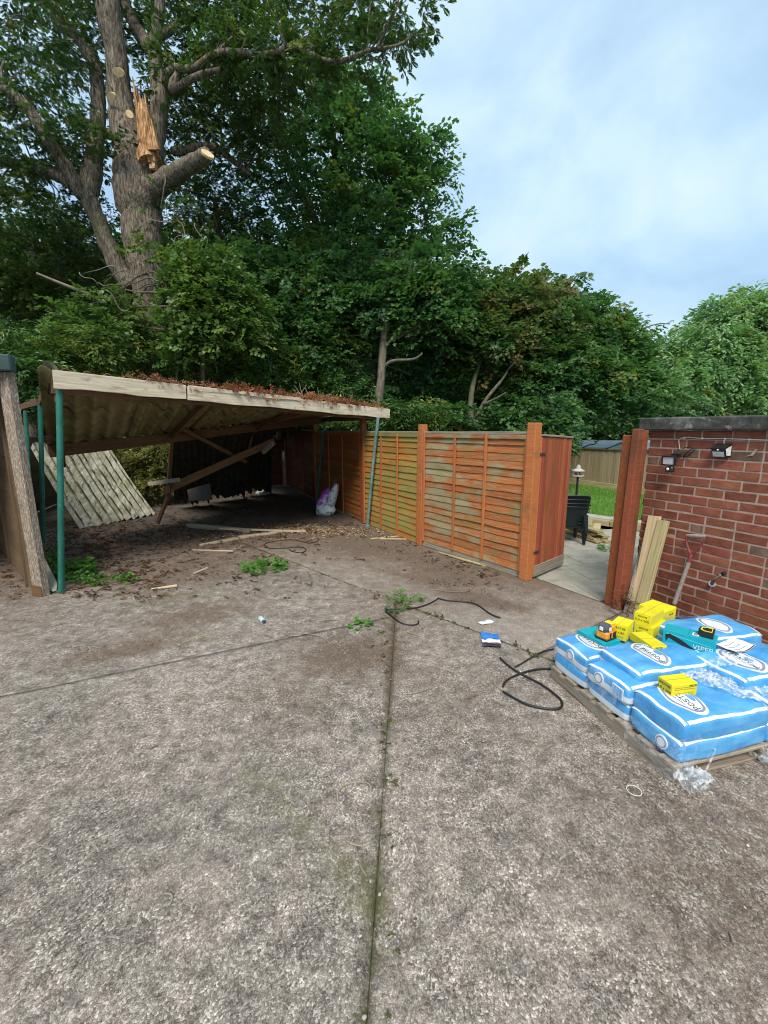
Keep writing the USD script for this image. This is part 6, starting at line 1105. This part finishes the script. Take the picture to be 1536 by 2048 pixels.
r = np.random.default_rng(90); q = np.c_[r.uniform(-6.5, 1.4, 16000), r.uniform(4.3, 14, 16000)]
inside = ((q - np.array([1.66, 4.985])) @ np.array([.83, .56]) < -.05)
edge = np.exp(-seg_d(q, (1.4, 5.4), (-3.0, 14)) / .35) * .8 + np.exp(-seg_d(q, (-5.6, 8.0), (-3.2, 5.0)) / .8) * 1.3 + np.exp(-np.linalg.norm((q - [-1.6, 7.8]) / [1.4, .5], axis=1) ** 2) + np.exp(-np.linalg.norm((q - [-3.4, 7.4]) / [1.6, .9], axis=1) ** 2) * .8 + np.exp(-np.linalg.norm((q - [-2.6, 11]) / [1.3, 1.8], axis=1) ** 2)
keep = inside & (r.random(16000) < edge * .62); q = q[keep]
q2 = np.c_[r.uniform(-4.2, 1.6, 5200), r.uniform(3.2, 7.5, 5200)]; q2 = q2[((q2 - np.array([1.66, 4.985])) @ np.array([.83, .56]) < -.05) & (r.random(5200) < np.clip(zone(q2)[:, 0] * 1.5 - .25, 0, .8))]
scatter('dry_debris', 'fine dry brown bits of leaf and bark strewn over the middle of the yard', 'debris', np.c_[q2, np.full(len(q2), .001)], [single('laurel', 4, .026, 50 + k) for k in range(4)], m_litter, 97, (.4, 1.1))
scatter('leaf_litter', 'brown dead leaves and twigs lying under the carport and along the fence', 'leaf litter', np.c_[q, np.full(len(q), .002)], [single('oak', 5, .055, k) for k in range(5)], m_litter, 91, (.6, 1.3))
q = np.vstack([r.normal([G(610, 1060)[0], G(610, 1060)[1]], [.34, .16], (420, 2)), r.normal([G(690, 1066)[0], G(690, 1066)[1]], [.5, .22], (300, 2)), r.normal([G(470, 1075)[0], G(470, 1075)[1]], [.7, .3], (180, 2))])
scatter('wood_chips', 'pale wood chips scattered between the split boards and the fence', 'wood chips', np.c_[q, np.full(len(q), .003)], [single('laurel', 4, .045, 20 + k) for k in range(4)], m_chip, 92, (.5, 1.2))
q = np.c_[r.uniform(-3.2, 3, 5200), r.uniform(.6, 6.5, 5200)]; dn_ = meshkit.fbm(np.c_[q * .9, q[:, :1] * 0], 3, 4); keep = (r.random(5200) < .15 + 1.2 * (dn_ - .4)); q = q[keep]
def peb(k):
    b = trimesh.creation.icosphere(1, .0055); v = np.array(b.vertices) * np.array([1.2, .9, .55]) * (1 + .5 * (meshkit.noise(np.array(b.vertices) * 300 + k, k) - .5))[:, None]; return (v, np.array(b.faces)), None
scatter('pebbles', 'small loose pebbles and grit lying on the yard', 'grit', np.c_[q, np.full(len(q), .0045)], [peb(k) for k in range(4)], m_pebble, 93, (.5, 1.3), .1)
# red stonecrop, moss and dead stems along the front of the carport roof
rp_ = roofpos(0, 1); n = 4200; S = r.beta(1.5, 1.5, n) * .86 + .12; T = r.beta(1, 2.5, n) * .28; PP, _ = rp_(S[:, None], T[:, None]); PP = PP[:, 0]; dens = np.clip(meshkit.fbm(np.c_[S * 14, T * 4, S * 0], 3, 2) * 2.2 - .45, 0, 1); keep = r.random(n) < dens; PP = PP[keep]
scatter('stonecrop', 'red and orange stonecrop growing along the front of the carport roof', 'stonecrop', PP + np.c_[np.zeros((len(PP), 2)), -.01 + .05 * r.random(len(PP))], protos('laurel', 18, .07, .024, 1.1, -.25), m_sedum, 94, (.8, 1.6), .45)
st_t = [fz(t_) - nF * .35 + [0, 0, .16] for t_ in (.655, .66, .672, .70, .735, .74)]
solo('dead_stems', cat_([tube([a, a + [r.normal(0, .02), 0, .1], a + [r.normal(0, .05), r.normal(0, .03), .24 + .1 * r.random()]], [.007, .006, .003], 5) for a in st_t[:5]]), m_greywood, 'few bare whitish dead stems standing up from the carport roof', 'stems', smooth=True)
# mown grass on the lawn
n = 9000; gx = r.random((n, 2)); base = np.r_[la - ld * 1.5, 0]; nn_ = np.array([-ld[1], ld[0]]); gp = (la - ld * 2.0) + ld * (gx[:, :1] * 6.5) + nn_ * (.32 + gx[:, 1:] * 6.0); gp = gp[((gp - ga[:2]) @ np.array([fd[1], -fd[0]])) > .06]
def blades(k):
    rr = np.random.default_rng(k); vs, fs = [], []
    for i in range(22):
        p = np.array([*rr.normal(0, .05, 2), 0]); a = rr.uniform(0, 6.28); h = rr.uniform(.025, .05); w = np.array([-math.sin(a), math.cos(a), 0]) * .003; t = p + np.array([math.cos(a) * .02, math.sin(a) * .02, h]); vs += [p - w, p + w, t]; fs.append([3 * i, 3 * i + 1, 3 * i + 2])
    return (np.array(vs), np.array(fs)), None
scatter('lawn_grass', 'short green grass of the lawn', 'grass', np.c_[gp, np.full(len(gp), .108)], [blades(k) for k in range(5)], m_grass, 95, (.8, 1.4), .05)
# moss cushions in the cross joint and along the slab edges
q = np.vstack([np.array([.1, 4.33]) + (np.array([3.4, 1.05]) - [.1, 4.33]) * t_ + r.normal(0, .018, 2) for t_ in r.beta(1, 2.2, 150)] + [np.array([.1, 4.33]) + (np.array([-2.7, 7.2]) - [.1, 4.33]) * t_ + r.normal(0, .03, 2) for t_ in r.random(70)] + [np.array([.01, t_]) + r.normal(0, .010, 2) for t_ in r.uniform(.7, 3.9, 70)])
scatter('moss_tufts', 'small tufts of moss and grass growing in the slab joints', 'moss', np.c_[q, np.full(len(q), -.004)], protos('lance', 10, .10, .07, .6, .0), m_moss, 96, (.18, .42), .5)
